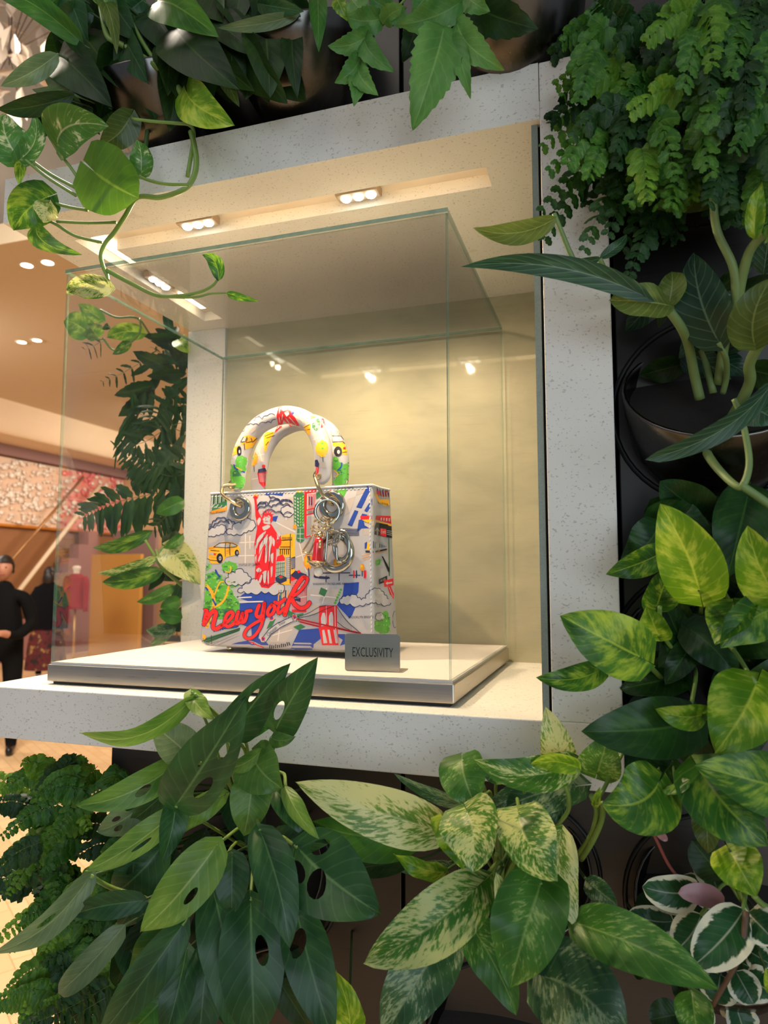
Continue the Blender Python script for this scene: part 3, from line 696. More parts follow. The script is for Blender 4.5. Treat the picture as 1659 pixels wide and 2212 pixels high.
# buildings
def tower(body, pts, cols, rows, win, frame=None, layer=3):
    """quad tower with a grid of windows; pts tl,tr,br,bl"""
    P(body, 'b1', pts, layer)
    tl_, tr2, br_, bl_ = [Vector(p) for p in pts]
    for i_ in range(cols):
        for j in range(rows):
            u0, u1 = (i_+.25)/cols, (i_+.75)/cols; v0, v1 = (j+.25)/rows, (j+.75)/rows
            g = lambda u, v_: tuple((tl_.lerp(tr2, u)).lerp(bl_.lerp(br_, u), v_))
            P(win, 'b1', [g(u0, v0), g(u1, v0), g(u1, v1), g(u0, v1)], layer+1, 20)
tower('dkgreen', [(812,735),(852,750),(852,960),(815,930)], 2, 9, 'white'); tower('dkgreen', [(852,750),(886,725),(884,920),(852,960)], 2, 10, 'lime')
P('dkgreen', 'b1', [(812,735),(850,702),(886,725),(852,750)], 3); P('yellow', 'b1', [(825,700),(880,698),(862,715),(838,714)], 4); P('orange', 'b1', [(808,940),(832,930),(832,970),(808,962)], 4)
P('dkgreen', 'b1', [(838,950),(872,935),(884,955),(884,1045),(858,1062),(830,1040)], 4); 
for pts in ([(840,960),(882,958)], [(834,1000),(884,1000)], [(858,965),(858,1058)], [(840,1030),(882,1035)]): Ln('white', 'b1', pts, 4, 5, 0)
P('white', 'b1', [(886,705),(968,690),(962,1020),(890,1030)], 3)
P('red', 'b1', [(886,705),(905,718),(900,1030),(886,1022)], 4); P('red', 'b1', [(886,705),(968,690),(966,712),(905,722)], 4)
for k in range(6): Ln('red', 'b1', [(914+k*9, 725), (912+k*9, 850)], 4, 4, 0); Ln('mid', 'b1', [(912+k*9, 880), (906+k*9, 1005)], 4, 4, 0)
for x in (922, 938): Ln('navy', 'b1', [(x, 745), (x-1, 800)], 8, 5, 0)
for pts in ([(905,835),(966,820)], [(903,868),(964,855)], [(900,1020),(958,1005)]): Ln('red', 'b1', pts, 9, 5, 0)
for k in range(6): Ln('black', 'b1', [(912+k*9, 842), (911+k*9, 860)], 4, 5, 0)
P('yellow', 'b1', [(728,1010),(785,998),(822,998),(820,1350),(700,1350),(712,1100)], 2)
for k in range(9): Ln('black', 'b1', [(735+k*8, 1022), (735+k*8, 1038)], 4, 4, 0); Ln('orange', 'b1', [(732+k*9, 1055), (730+k*9, 1085)], 4, 4, 0)
for pts in ([(728,1045),(800,1040)], [(720,1090),(790,1090)], [(790,1000),(788,1340)], [(716,1104),(786,1104)]): Ln('black', 'b1', pts, 5, 4, 0)
for k in range(5): Ln('black', 'b1', [(722+k*14, 1106), (720+k*14, 1140)], 6, 4, 0)
P('white', 'b1', [(690,1165),(750,1150),(752,1300),(690,1300)], 3); P('red', 'b1', [(692,1190),(700,1155),(735,1140),(752,1165),(752,1185)], 4)
for k in range(5): Ln('dkgreen', 'b1', [(698+k*12, 1195), (698+k*12, 1290)], 5, 4, 0)
for k in range(3): Ln('dkgreen', 'b1', [(692, 1210+k*28), (752, 1200+k*28)], 4, 4, 0)
tower('white', [(756,1160),(790,1155),(790,1310),(756,1310)], 4, 11, 'black'); P('navy', 'b1', [(795,1165),(822,1155),(822,1235),(797,1245)], 5)
for k in range(3): Ln('white', 'b1', [(802+k*7, 1168), (802+k*7, 1235)], 2.5, 6, 0)
P('navy', 'b1', [(686,1300),(720,1280),(765,1300),(765,1322),(722,1342),(688,1322)], 5); P('dkgreen', 'b1', [(698,1300),(720,1288),(750,1300),(722,1312)], 6); P('red', 'b1', [(712,1292),(730,1284),(738,1296),(722,1304)], 7)
P('red', 'b1', [(790,1290),(905,1290),(900,1540),(800,1540)], 3); P('navy', 'b1', [(790,1285),(825,1252),(900,1278),(905,1300),(845,1320)], 4); P('red', 'b1', [(835,1255),(852,1248),(862,1262),(845,1272)], 5)
for k in range(12): Ln('white', 'b1', [(798+k*9, 1325-(k*3)), (796+k*9, 1520)], 4, 4, 0)
for pts in ([(795,1390),(900,1360)], [(795,1450),(900,1430)]): Ln('white', 'b1', pts, 7, 5, 0)
P('navy', 'b1', [(800,1420),(860,1440),(860,1470),(800,1450)], 5); ink.text('red', 'b1', 'E', 878, 1395, 16, 26, 6)
P('dkgreen', 'b1', [(770,1520),(830,1555),(880,1545),(880,1560),(830,1580),(772,1560)], 5)
for k in range(6): Ln('dkgreen', 'b1', [(778+k*14, 1540+k*4), (778+k*14, 1590+k*3)], 6, 4, 0)
for k in range(5): Ln(('orange', 'dkgreen', 'orange', 'navy', 'orange')[k], 'b1', [(710+k*16, 1390), (700+k*16, 1560)], 8, 2, 0)
# park square, arch and people
P('dkgreen', 'b1', [(1000,1368),(1045,1388),(1025,1432),(985,1412)], 2)
for k in range(6): ink.blob('green', 'b1', 1138-k*8, 1385+k*18, 9, 8, 3, 12, .15)
ink.text('black', 'b1', 'WASHINGTON SQUARE ARCH', 945, 1355, 245, 17, 5, -.01)
for k in range(5): Ln('navy', 'b1', [(1150+k*8, 965+k*11), (1262, 968+k*10)], 5, 3, 0)
for (x, y, rx, ry) in ((912,1190,32,52), (1115,1205,30,45), (1285,1232,16,26)):
    ink.blob('orange', 'b1', x, y, rx, ry, 3, 30, .08); ink.blob('yellow', 'b1', x-4, y-5, rx*.6, ry*.6, 4, 18, .2); ink.blob('green', 'b1', x-3, y, rx*.2, ry*.15, 5, 8, .3)
for pts in ([(915,1235),(918,1290)], [(965,1270),(1200,1268)], [(960,1300),(1060,1305)], [(1035,1290),(1035,1330)], [(1125,1275),(1125,1320)], [(1195,1285),(1270,1285)], [(1285,1255),(1285,1290)]): Ln('navy', 'b1', pts, 7, 3, 0)
P('navy', 'b1', [(955,1250),(985,1255),(980,1300),(950,1298)], 4); P('navy', 'b1', [(985,1290),(1060,1295),(1050,1312),(985,1308)], 4)
for x, c_ in ((1228,'red'), (1245,'navy'), (1300,'red'), (1308,'scarlet')): Ln(c_, 'b1', [(x,1262),(x+1,1275),(x,1300)], 10, 5, 0); ink.blob(c_, 'b1', x, 1256, 5, 6, 5, 8, .05)
# top middle pieces around the eyelet
P('red', 'b1', [(1040,672),(1090,664),(1092,700),(1045,705)], 2); P('green', 'b1', [(1090,700),(1180,690),(1160,740),(1120,720)], 2); P('dkgreen', 'b1', [(965,720),(1010,700),(1000,740),(970,760)], 2)
ink.text('black', 'b1', 'CENTRAL PARK', 1098, 694, 130, 15, 4, -.03)
for k in range(5): Ln('white', 'b1', [(1042+k*10, 674), (1044+k*10, 702)], 3, 3, 0)
# bridge
P('red', 'bc', [(550,670),(640,660),(750,662),(790,660),(790,940),(820,1190),(590,1190),(545,960)], 3)
for pts in ([(580,940),(575,830),(595,760),(625,760),(640,830),(640,930)], [(680,930),(680,810),(700,750),(725,750),(740,820),(738,935)], [(590,990),(620,985),(660,1160),(610,1165)], [(660,985),(690,985),(725,1165),(690,1165)], [(740,985),(765,985),(800,1160),(770,1165)]): P('white', 'bc', pts, 4)
for pts in ([(760,670),(765,950),(815,1185)], [(645,675),(650,900)]): Ln('white', 'bc', pts, 9, 4, 0)
for pts in ([(255,840),(500,895),(770,955),(960,1000),(1100,1030)], [(300,880),(540,940)], [(800,970),(1080,1030)]): Ln('red', 'bc', pts, 22, 5, 0); Ln('black', 'bc', pts, 6, 6, 0)
for pts in ([(265,810),(400,770),(540,690),(640,660)], [(280,830),(460,790),(620,720),(760,665)], [(790,680),(860,790),(950,900),(1100,1030)], [(790,880),(880,950),(960,990)]): Ln('black', 'bc', pts, 7, 6)
for k in range(12): Ln('mid', 'bc', [(370+k*15, 815-k*5), (372+k*15, 860+k*4)], 5, 4, 0); Ln('mid', 'bc', [(805+k*16, 720+k*19), (805+k*16, 945+k*5)], 5, 4, 0)
ink.text('black', 'bc', 'BROOKLYN BRIDGE', 945, 835, 325, 32, 5, -.01)
# ribbon and crest
P('white', 'b1', [(595,1720),(640,1660),(700,1615),(800,1570),(812,1600),(730,1640),(660,1690),(620,1745)], 5); Ln('navy', 'b1', [(595,1720),(640,1660),(700,1615),(800,1570),(812,1600),(730,1640),(660,1690),(620,1745),(595,1720)], 5, 6, 0)
ink.text('black', 'b1', 'Christian', 640, 1706, 84, 24, 7, -.75); ink.text('black', 'b1', 'Dior', 716, 1632, 48, 20, 7, -.42)
P('dkgreen', 'b1', [(625,1655),(650,1600),(690,1585),(660,1640)], 4); P('dkgreen', 'b1', [(810,1640),(860,1620),(895,1640),(850,1665)], 4)
for x, y in ((602,1722), (818,1572), (660,1578)): ink.blob('white', 'b1', x, y, 20, 24, 5, 12, .1); ink.blob('red', 'b1', x, y, 13, 16, 6, 10, .2); ink.blob('blue', 'b1', x+2, y+2, 6, 8, 7, 8, .2)
for k in range(11): Ln('black', 'b1', [(650+k*13, 1765+(k % 3)*3-(k*k*.2)), (646+k*14, 1785-(k*k*.2))], 7, 5, 0)
# gusset
P('red', 'bd', [(1000,612),(1120,605),(1300,605),(1470,610),(1478,735),(1340,690),(1180,660),(1005,665)], 3); P('yellow', 'bd', [(1020,668),(1180,665),(1475,740),(1470,770),(1250,700),(1190,760),(1120,720)], 4)
for k in range(4): P('white', 'bd', [(1310+k*42, 635+k*3), (1330+k*42, 635+k*3), (1330+k*42, 680+k*6), (1310+k*42, 675+k*6)], 5)
P('black', 'bd', [(1240,712),(1410,740),(1480,770),(1490,960),(1212,900),(1218,770)], 5); P('red', 'bd', [(1305,800),(1395,812),(1398,935),(1302,910)], 6)
ink.text('white', 'bd', 'Exit', 1312, 880, 76, 60, 7, .06); Ln('white', 'bd', [(1255,905),(1255,800)], 14, 7, 0); Ln('white', 'bd', [(1228,840),(1255,795),(1285,845)], 14, 7, 0)
for k in range(3): Ln('silver', 'bd', [(1410, 840+k*28), (1480, 850+k*30)], 9, 7, 0)
P('silver', 'bd', [(1062,1040),(1080,985),(1150,970),(1260,995),(1430,1075),(1425,1105),(1200,1150),(1065,1140)], 3); P('blue', 'bd', [(1068,1035),(1105,1010),(1105,1120),(1068,1120)], 4); P('yellow', 'bd', [(1112,1020),(1135,1020),(1150,1140),(1095,1140)], 5)
for k in range(9): Ln('navy', 'bd', [(1200+k*24, 1010+k*9), (1200+k*24, 1110-k*2)], 10, 4, 0)
Ln('black', 'bd', [(1090,1165),(1200,1175),(1400,1130)], 26, 4, 0)
for pts in ([(1030,1220),(1420,1120)], [(1030,1260),(1420,1150)], [(1030,1300),(1200,1240)]): Ln('orange', 'bd', pts, 9, 3, 0)
P('green', 'bd', [(1205,1310),(1280,1280),(1320,1290),(1300,1370),(1240,1385)], 3); P('white', 'bd', [(1240,1330),(1290,1320),(1270,1350)], 4)
P('black', 'bd', [(1325,1235),(1350,1240),(1450,1430),(1445,1490),(1425,1470)], 4); Ln('dkgreen', 'bd', [(1440,960),(1445,1250),(1450,1500),(1445,1590)], 14, 3, 0); Ln('silver', 'bd', [(1480,960),(1490,1250)], 14, 3, 0)
P('black', 'bc', [(1340,315),(1450,265),(1450,345),(1340,382)], 4); ink.text('white', 'bc', 'BLEECKER', 1350, 355, 90, 24, 5, -.42)
P('red', 'bc', [(1405,330),(1530,305),(1532,395),(1410,418)], 5); P('white', 'bc', [(1425,370),(1455,345),(1455,358),(1515,345),(1515,368),(1455,380),(1455,392)], 6); P('red', 'bc', [(1455,420),(1490,395),(1540,510),(1535,580),(1480,500)], 4)
Ln('white', 'bc', [(1475,425),(1525,545)], 8, 5, 0); Ln('dkgreen', 'bc', [(1475,200),(1480,310)], 14, 4, 0); Ln('green', 'bc', [(1490,420),(1490,590)], 18, 3, 0)
for (x, y, rx, ry) in ((1430,790,40,50), (1330,900,50,45), (1440,880,70,60), (1400,980,80,60), (1330,960,50,50)): ink.blob('green', 'bc', x, y, rx, ry, 3, 24, .12)
for k in range(16): ink.blob(('lime', 'white', 'dkgreen')[k % 3], 'bc', sub.uniform(1300, 1490), sub.uniform(760, 1030), sub.uniform(6, 16), sub.uniform(4, 10), 4, 8, .3)
Ln('navy', 'bc', [(1550+28*math.cos(k*.35), 850+110*math.sin(k*.35)) for k in range(19)], 7, 4, 0); P('blue', 'bc', [(1590,920),(1615,900),(1618,1040),(1580,1040)], 3)
P('red', 'bd', [(1235,140),(1300,140),(1430,190),(1440,300),(1350,310),(1250,270)], 3); P('yellow', 'bd', [(1200,240),(1250,270),(1300,350),(1440,350),(1450,440),(1380,455),(1270,390)], 3)
for k in range(14): Ln(('blue', 'black', 'white')[k % 3], 'bd', [(1250+k*14, 160+(k*29 % 60)), (1270+k*13, 260+(k*41 % 120))], 11, 4, 0)
for k in range(7): Ln('black', 'bd', [(1270+k*24, 385+k*6), (1275+k*24, 410+k*6)], 9, 5, 0)
for pts in ([(1290,1460),(1310,1500)],): pass
# lettering: dark edge below, bright red on top
ny = [([(158,1552),(185,1537),(212,1530),(206,1580),(190,1640),(170,1698)], 30), ([(196,1622),(228,1565),(262,1532),(278,1545),(266,1595),(258,1640),(278,1655),(318,1632)], 27), ([(318,1632),(372,1592),(396,1556),(382,1536),(352,1560),(338,1610),(358,1638),(392,1624),(415,1600)], 23),
      ([(432,1536),(418,1590),(420,1618),(444,1600),(462,1545)], 23), ([(462,1545),(454,1606),(476,1600),(490,1560),(488,1535),(520,1528)], 23), ([(575,1490),(556,1550),(570,1572),(596,1556),(612,1478)], 24), ([(614,1478),(604,1560),(590,1630),(550,1695),(504,1722),(474,1700),(492,1656),(548,1614),(606,1585)], 20),
      ([(660,1490),(636,1530),(640,1560),(668,1548),(684,1506),(662,1488)], 23), ([(684,1470),(710,1478),(740,1460),(752,1448)], 23), ([(716,1485),(704,1530),(716,1545),(748,1510)], 20), ([(752,1556),(768,1500),(800,1420),(838,1350),(872,1305),(888,1298)], 28), ([(888,1298),(908,1306),(896,1345),(850,1400),(798,1436)], 19), ([(798,1440),(822,1486),(862,1512),(902,1500),(922,1474)], 27)]
for pts, w_ in ny: Ln('navy', 'b1', pts, w_+8, 8, 6)
for pts, w_ in ny: Ln('scarlet', 'b1', pts, w_, 9, 6)
ink.text('black', 'b1', 'STATUE OF LIBERTY', 435, 1224, 148, 15, 6, -.05)
# handle print
def H(c_, pts, l=1, **k): P(c_, 'bh', pts, l, 3.2, **k)
for pts in ([(330,380),(470,400),(430,460),(350,430)], [(870,220),(1010,240),(1030,330),(930,330),(880,270)], [(1070,470),(1180,420),(1230,500),(1120,540),(1070,560)], [(420,600),(500,520),(520,760),(440,800)], [(370,890),(440,880),(460,1040),(390,1060)], [(1080,780),(1200,760),(1220,840),(1150,830)], [(1290,650),(1380,700),(1340,730),(1290,710)], [(560,400),(660,370),(640,420)]): H('grey', pts, 0)
for pts in ([(900,230),(960,330)], [(1110,430),(1180,520)], [(1070,520),(1220,460)], [(440,560),(500,760)], [(430,700),(520,680)], [(380,960),(450,950)]): Ln('street', 'bh', pts, 7, 1, 0)
H('yellow', [(300,480),(350,465),(430,490),(440,530),(390,600),(300,630),(290,570),(260,570)], 2); H('yellow', [(190,600),(260,580),(250,660),(160,700),(160,660)], 2); H('white', [(285,500),(330,490),(315,535),(265,545)], 3)
for pts in ([(290,490),(260,545),(310,540),(330,485)], [(335,500),(320,550),(380,540)], [(300,560),(305,630)], [(375,500),(390,545),(440,500)]): Ln('black', 'bh', pts, 8, 4, 0)
ink.blob('black', 'bh', 243, 645, 26, 55, 4, 16, .03); ink.blob('white', 'bh', 246, 650, 9, 20, 5, 10, .05)
for (x, y, rx, ry) in ((265,760,68,65), (240,840,80,50), (170,900,55,60), (230,980,80,70), (150,1000,45,60), (270,1050,30,40), (150,830,25,40)): ink.blob('green', 'bh', x, y, rx, ry, 2, 22, .1)
H('dkgreen', [(170,880),(220,850),(270,920),(170,930)], 3); Ln('blue', 'bh', [(185,800),(200,840),(225,850)], 16, 4); Ln('blue', 'bh', [(300,880),(270,870)], 14, 4, 0); Ln('yellow', 'bh', [(220,830),(270,860)], 12, 4, 0)
for k in range(40): ink.blob('lime', 'bh', sub.uniform(120, 320), sub.uniform(720, 1080), sub.uniform(4, 9), sub.uniform(3, 7), 3, 7, .3)
for (x, y, rx, ry) in ((400,730,52,82), (1170,620,70,92)): ink.blob('orange' if x < 900 else 'yellow', 'bh', x, y, rx, ry, 2, 30, .08); ink.blob('green', 'bh', x+5, y-5, rx*.25, ry*.12, 3, 8, .3); ink.blob('green', 'bh', x+3, y-60, rx*.18, ry*.14, 3, 8, .3); Ln('black', 'bh', [(x+8, y+75), (x+12, y+145)], 7, 2, 0)
H('yellow', [(530,430),(640,430),(600,500),(570,560),(540,660),(520,640),(520,470)], 2); H('yellow', [(960,370),(1040,335),(1035,470),(1000,440)], 2)
for pts in ([(530,480),(620,440)], [(545,500),(640,470)], [(540,580),(570,540)], [(970,380),(1030,350)], [(990,410),(1035,400)]): Ln('black', 'bh', pts, 7, 3, 0)
H('red', [(660,250),(690,130),(712,125),(708,170),(740,200),(790,180),(830,200),(840,240),(870,270),(920,360),(820,370),(740,300),(720,370),(640,440),(680,340)], 2)
for pts in ([(690,260),(700,330)], [(730,230),(720,300)], [(760,270),(820,350)], [(800,260),(880,350)], [(660,400),(720,340)], [(700,160),(690,230)]): Ln('white', 'bh', pts, 10, 3, 4, True)
H('white', [(745,215),(790,195),(805,230),(775,262)], 3); 
for x, y in ((735,190),(745,160),(775,145),(805,155),(830,175)): Ln('red', 'bh', [(775,215),(x, y)], 9, 3, 0, True)
H('blue', [(825,190),(865,185),(855,225),(825,235)], 3)
for k, (x, y) in enumerate(((290,440),(340,380),(420,300),(520,215),(600,160))): pass
for pts in ([(350,340),(420,300),(470,250),(540,215),(600,170),(665,150)], [(330,360),(400,350),(460,355),(540,330),(600,330),(650,290)], [(430,270),(500,290),(560,250),(640,240)], [(710,150),(770,130),(830,125),(900,130),(960,170),(1040,190)], [(880,170),(930,140),(990,190),(1040,200)], [(250,500),(300,420),(360,350)]):
    out = []
    for a, b in zip(pts, pts[1:]):
        for k in range(5):
            t_ = k/5; out.append((a[0]+(b[0]-a[0])*t_+(b[1]-a[1])*.25*math.sin(math.pi*t_), a[1]+(b[1]-a[1])*t_-(b[0]-a[0])*.25*math.sin(math.pi*t_)))
    Ln('navy', 'bh', out+[pts[-1]], 7, 2, 0)
H('dkgreen', [(1060,190),(1110,200),(1100,250),(1060,235)], 2); H('dkgreen', [(1060,340),(1120,280),(1150,300),(1140,400),(1100,420),(1060,380)], 2); H('yellow', [(1045,250),(1100,265),(1060,290),(1040,280)], 3)
for pts in ([(1070,350),(1140,330)], [(1080,390),(1140,370)], [(1100,300),(1100,410)], [(1070,215),(1100,225)]): Ln('white', 'bh', pts, 6, 3, 0)
H('red', [(1165,280),(1190,285),(1210,360),(1155,390)], 2); Ln('white', 'bh', [(1175,300),(1180,370)], 8, 3, 0)
H('navy', [(1060,750),(1120,740),(1140,790),(1130,830),(1050,800)], 2); H('red', [(1045,800),(1135,830),(1130,890),(1080,920),(1060,980),(1090,1040),(1040,1000)], 2); ink.blob('scarlet', 'bh', 1060, 720, 16, 18, 3, 10, .1)
for k in range(5): Ln('white', 'bh', [(1055+k*16, 825), (1050+k*14, 890)], 4, 3, 0)
H('red', [(445,890),(560,870),(575,1060),(520,1060),(465,1000)], 2); H('navy', [(455,850),(530,830),(550,870),(450,890)], 3); ink.blob('scarlet', 'bh', 515, 815, 20, 20, 3, 10, .1)
for k in range(7): Ln('white', 'bh', [(468+k*14, 895), (478+k*13, 990)], 5, 3, 0)
H('yellow', [(1290,550),(1400,545),(1460,590),(1480,660),(1440,690),(1380,680),(1380,620),(1290,580)], 2); H('mid', [(1250,390),(1350,420),(1410,500),(1280,540),(1275,480)], 2); H('white', [(1290,490),(1370,480),(1410,520),(1300,535)], 3)
ink.blob('black', 'bh', 1350, 650, 45, 58, 4, 18, .03); ink.blob('white', 'bh', 1355, 655, 16, 22, 5, 10, .05); H('red', [(1405,605),(1432,600),(1435,625),(1408,628)], 4)
for pts in ([(1285,475),(1380,480),(1450,570)], [(1290,545),(1400,540),(1460,600)], [(1400,660),(1480,650)]): Ln('black', 'bh', pts, 8, 4, 0)
for (x, y, rx, ry) in ((1320,760,40,50), (1360,830,70,60), (1450,850,70,70), (1420,950,100,60), (1490,760,20,60), (1350,990,60,40), (1480,1010,50,40)): ink.blob('green', 'bh', x, y, rx, ry, 2, 22, .12)
Ln('blue', 'bh', [(1350,860),(1385,820),(1390,780)], 16, 4); Ln('yellow', 'bh', [(1310,860),(1350,900),(1330,930)], 10, 4); 
for k in range(24): ink.blob('dkgreen', 'bh', sub.uniform(1310, 1520), sub.uniform(740, 1010), sub.uniform(5, 14), sub.uniform(4, 9), 3, 7, .3)
ink.finish(body)
# --- hardware
vd = (F0+BZv*.1-CAM).normalized()
def onb(crop, p, out=0.0): q_ = on_front(*topx(crop, p)); return q_-BY*out
def eyelet(crop, c, R, w_):
    ct = onb(crop, c, -.002); q = MB(); k = Matrix.Translation(ct) @ Matrix((BX, BZv, -BY)).transposed().to_4x4()
    q.lathe([(R*.50, -.0015), (R*.52, .003), (R*.62, .0042), (R*.9, .0038), (R, .003), (R*1.04, .001), (R*1.04, -.002)], 36, k); return q.build('eyelet', M_CHROME, bag, True)
eyelet('b1', (440, 825), .0165, 1); eyelet('b1', (1072, 800), .0185, 1)
for c, dpt in (((402, 665), .0), ((990, 600), .0), ((566, 672), .053), ((1160, 640), .053)):
    p_ = topx('b1', c); q = MB()
    d = ray(*p_); t_ = (F0+BY*(.003+dpt+.002)-CAM).dot(BY)/d.dot(BY); ct = CAM+d*t_
    q.torus(ct-BY*.0035, BY, .0058, .0021, 24, 8); q.build('handle_eyelet', M_GOLD, bag, True)
def ring(pts, rad, name='link_ring', out=.004):
    q = MB(); q.tube(smooth_line([onb('b1', p, o_) for p, o_ in pts], 6), rad, 10); q.build(name, M_GOLD, bag, True)
ring([((420, 655), -.003), ((372, 670), .008), ((356, 700), .013), ((375, 745), .016), ((430, 790), .010), ((455, 812), .001)], .0024)
ring([((1000, 590), -.002), ((985, 612), .008), ((1010, 670), .014), ((1045, 735), .014), ((1075, 770), .010), ((1085, 800), .001)], .0024)
cr = onb('b1', (1072, 850), .012); q = MB(); q.torus(cr, vd, .0155, .0022, 40, 10); q.build('charm_ring', M_CHROME, bag, True)
# letter charms
def stroke(name, pts, w_, m, out=.010, crop='be', n_=5):
    q = MB(); q.tube(smooth_line([onb(crop, p, out) for p in pts], n_), w_, 8); return q.build(name, m, bag, True)
oc = onb('be', (900, 1550), .006); q = MB(); kk = Matrix.Translation(oc) @ Matrix((BX, BZv, -BY)).transposed().to_4x4()
q.lathe([(.0170, 0), (.0175, .002), (.0205, .004), (.0245, .0035), (.0265, .001), (.0268, -.001)], 48, kk); q.build('letter_charm', M_CHROME, bag, True)
q = MB(); q.lathe([(.0120, .003), (.0125, .005), (.0155, .0062), (.0175, .004), (.0172, .002)], 40, Matrix.Translation(onb('be', (1060, 1400), .007)) @ Matrix((BX*.75, BZv*1.25, -BY)).transposed().to_4x4()); q.build('letter_charm', M_CHROME, bag, True)
stroke('letter_stroke', [(800, 1080), (790, 1300), (770, 1500), (755, 1740)], .0016, M_CHROME, .016)
stroke('letter_stroke', [(800, 1085), (900, 1070), (1040, 1120), (1070, 1230), (1000, 1340), (830, 1385)], .0016, M_CHROME, .016)
stroke('letter_stroke', [(900, 1380), (990, 1420), (1000, 1600), (1020, 1740), (1110, 1760)], .0016, M_CHROME, .016)
stroke('letter_stroke', [(450, 1180), (380, 1330), (250, 1530)], .0013, M_GOLD, .014); stroke('letter_stroke', [(520, 1180), (470, 1400), (380, 1560), (260, 1540)], .0013, M_GOLD, .014)
stroke('letter_stroke', [(350, 1600), (400, 1780), (500, 1850)], .0018, M_CHROME, .012); stroke('letter_stroke', [(350, 1610), (480, 1590), (520, 1560)], .0012, M_GOLD, .014)
# robed red figure charm
a_, b_ = onb('be', (640, 1230), .018), onb('be', (600, 1760), .018); ax = (a_-b_).normalized(); ln = (a_-b_).length
kk = Matrix.Translation(b_) @ ax.to_track_quat('Z', 'Y').to_matrix().to_4x4(); q = MB()
n_ = 28; v = []; f = []; pr = [(0, .0100), (.06, .0098), (.25, .0088), (.5, .0080), (.75, .0078), (.92, .0070), (1.0, .0040)]
for (t_, r_) in pr:
    for k in range(n_): g = r_*(1+.07*math.cos(k*7*2*math.pi/n_+t_*4)); v.append(kk @ Vector((g*math.cos(2*math.pi*k/n_), g*.7*math.sin(2*math.pi*k/n_), t_*ln)))
for i_ in range(len(pr)-1):
    for k in range(n_): a = i_*n_+k; b = i_*n_+(k+1) % n_; f.append((a, b, b+n_, a+n_))
q.add(v, f); fg = q.build('figure_charm', M_CHARMRED, bag, True)
q = MB(); q.lathe([(.0005, -.0005), (.0120, -.0005), (.0122, .0015), (.0105, .002)], 24, kk); q.build('charm_base', M_GOLD, fg, True)
q = MB(); q.sphere(a_+ax*.003, .0042, 12, 8); q.tube([a_+ax*.001+BX*.006, a_+ax*.012+BX*.007], .0014, 6); q.tube([b_+BX*.0045+ax*.018-BY*.005, b_+BX*.0045+ax*.028-BY*.005], .0022, 8); q.build('charm_crown', M_GOLD, fg, True)
pc = onb('be', (570, 1965), .012); q = MB(); q.sphere(pc, .0062, 20, 12); q.build('pearl', M_PEARL, bag, True)
sub = random.Random(2)
for (x, y) in ((560, 850), (640, 860), (720, 880), (800, 850), (900, 890), (470, 1050), (560, 1010), (620, 1080), (700, 1080), (800, 1010), (880, 1060), (590, 1160), (680, 1150), (570, 1800), (590, 1860), (800, 930), (730, 960), (520, 1140)):
    q = MB(); q.torus(onb('be', (x, y), .016), Vector((sub.uniform(-1, 1), sub.uniform(-1, .2), sub.uniform(-1, 1))), .0040, .0008, 14, 6); q.build('chain_link', M_GOLD, bag, True)
# ------------------------------------------------------------------ the store beyond
def parq():
    t = NT('pale_oak_floor'); co = t.n('ShaderNodeTexCoord').outputs['Object']
    b = t.n('ShaderNodeTexBrick', {'Vector': t.n('ShaderNodeMapping', {'Vector': co, 'Rotation': (0, 0, .6)}).outputs[0], 'Color1': c4(lin((226, 192, 146))), 'Color2': c4(lin((216, 178, 132))), 'Mortar': c4(lin((190, 150, 106))), 'Scale': 3.0, 'Mortar Size': .008}).outputs[0]
    return t.finish(t.bsdf(Base_Color=b, Roughness=.35).outputs[0])
M_TAN = plain('tan_ceiling_paint', (204, 186, 158), .8, 0, .03)
M_BAND = plain('cream_soffit_plaster', (236, 214, 182), .7, 0, .05, 3)
M_GREYC = plain('pale_grey_ceiling', (205, 204, 206), .8, 0, .02, 2)
M_BROWN = plain('brown_wall_veneer', (150, 104, 66), .5, 0, .12, 2)
M_MAUVE = plain('mauve_wall_paint', (140, 108, 104), .7, 0, .06, 2)
M_OCHRE = plain('ochre_screen', (196, 142, 62), .5, 0, .08, 1.5)
M_BEIGE = plain('beige_wall_paint', (214, 176, 130), .7, 0, .05, 2)
M_PINKW = plain('dusty_pink_stair_wall', (158, 110, 104), .6, 0, .08, 2)
HC = CAMZ+3.05
def bx(name, a, b, m, parent=None, bevel=0):
    q = MB(); q.box(a, b); return q.build(name, m, parent, bevel=bevel)
struct(bx('floor', (-14, -4, -.05), (5, 15, 0), parq()))
struct(bx('ceiling_store', (-10.15, 4.9, HC), (3, 14.2, HC+.2), M_TAN))
struct(bx('ceiling_atrium', (-16, -4, 7.0), (4, 14.2, 7.2), M_GREYC))
struct(bx('wall_left', (-11.3, 2, 0), (-11.1, 14.2, 5.2), M_BROWN))
struct(bx('wall_back', (-14, 14.0, 0), (3, 14.2, 7.0), M_BEIGE))
struct(bx('trim_1', (-11.34+.25, 2, CAMZ+2.28), (-10.9, 14, CAMZ+2.5), M_MAUVE))
# curved soffit band
mb = MB(); prof = []
for k in range(9):
    a_ = math.pi/2*k/8; prof.append((-10.0-.16*(1-math.cos(a_)), HC-.57*math.sin(a_)**1.0))
prof += [(-10.9, HC-.57), (-10.9, HC)]
n = len(prof); v = [(x, y, z) for y in (4.9, 14.0) for x, z in prof]
mb.add(v, [(k, (k+1) % n, (k+1) % n+n, k+n) for k in range(n)]+[tuple(range(n-1, -1, -1)), tuple(range(n, 2*n))])
struct(mb.build('trim_2', M_BAND))
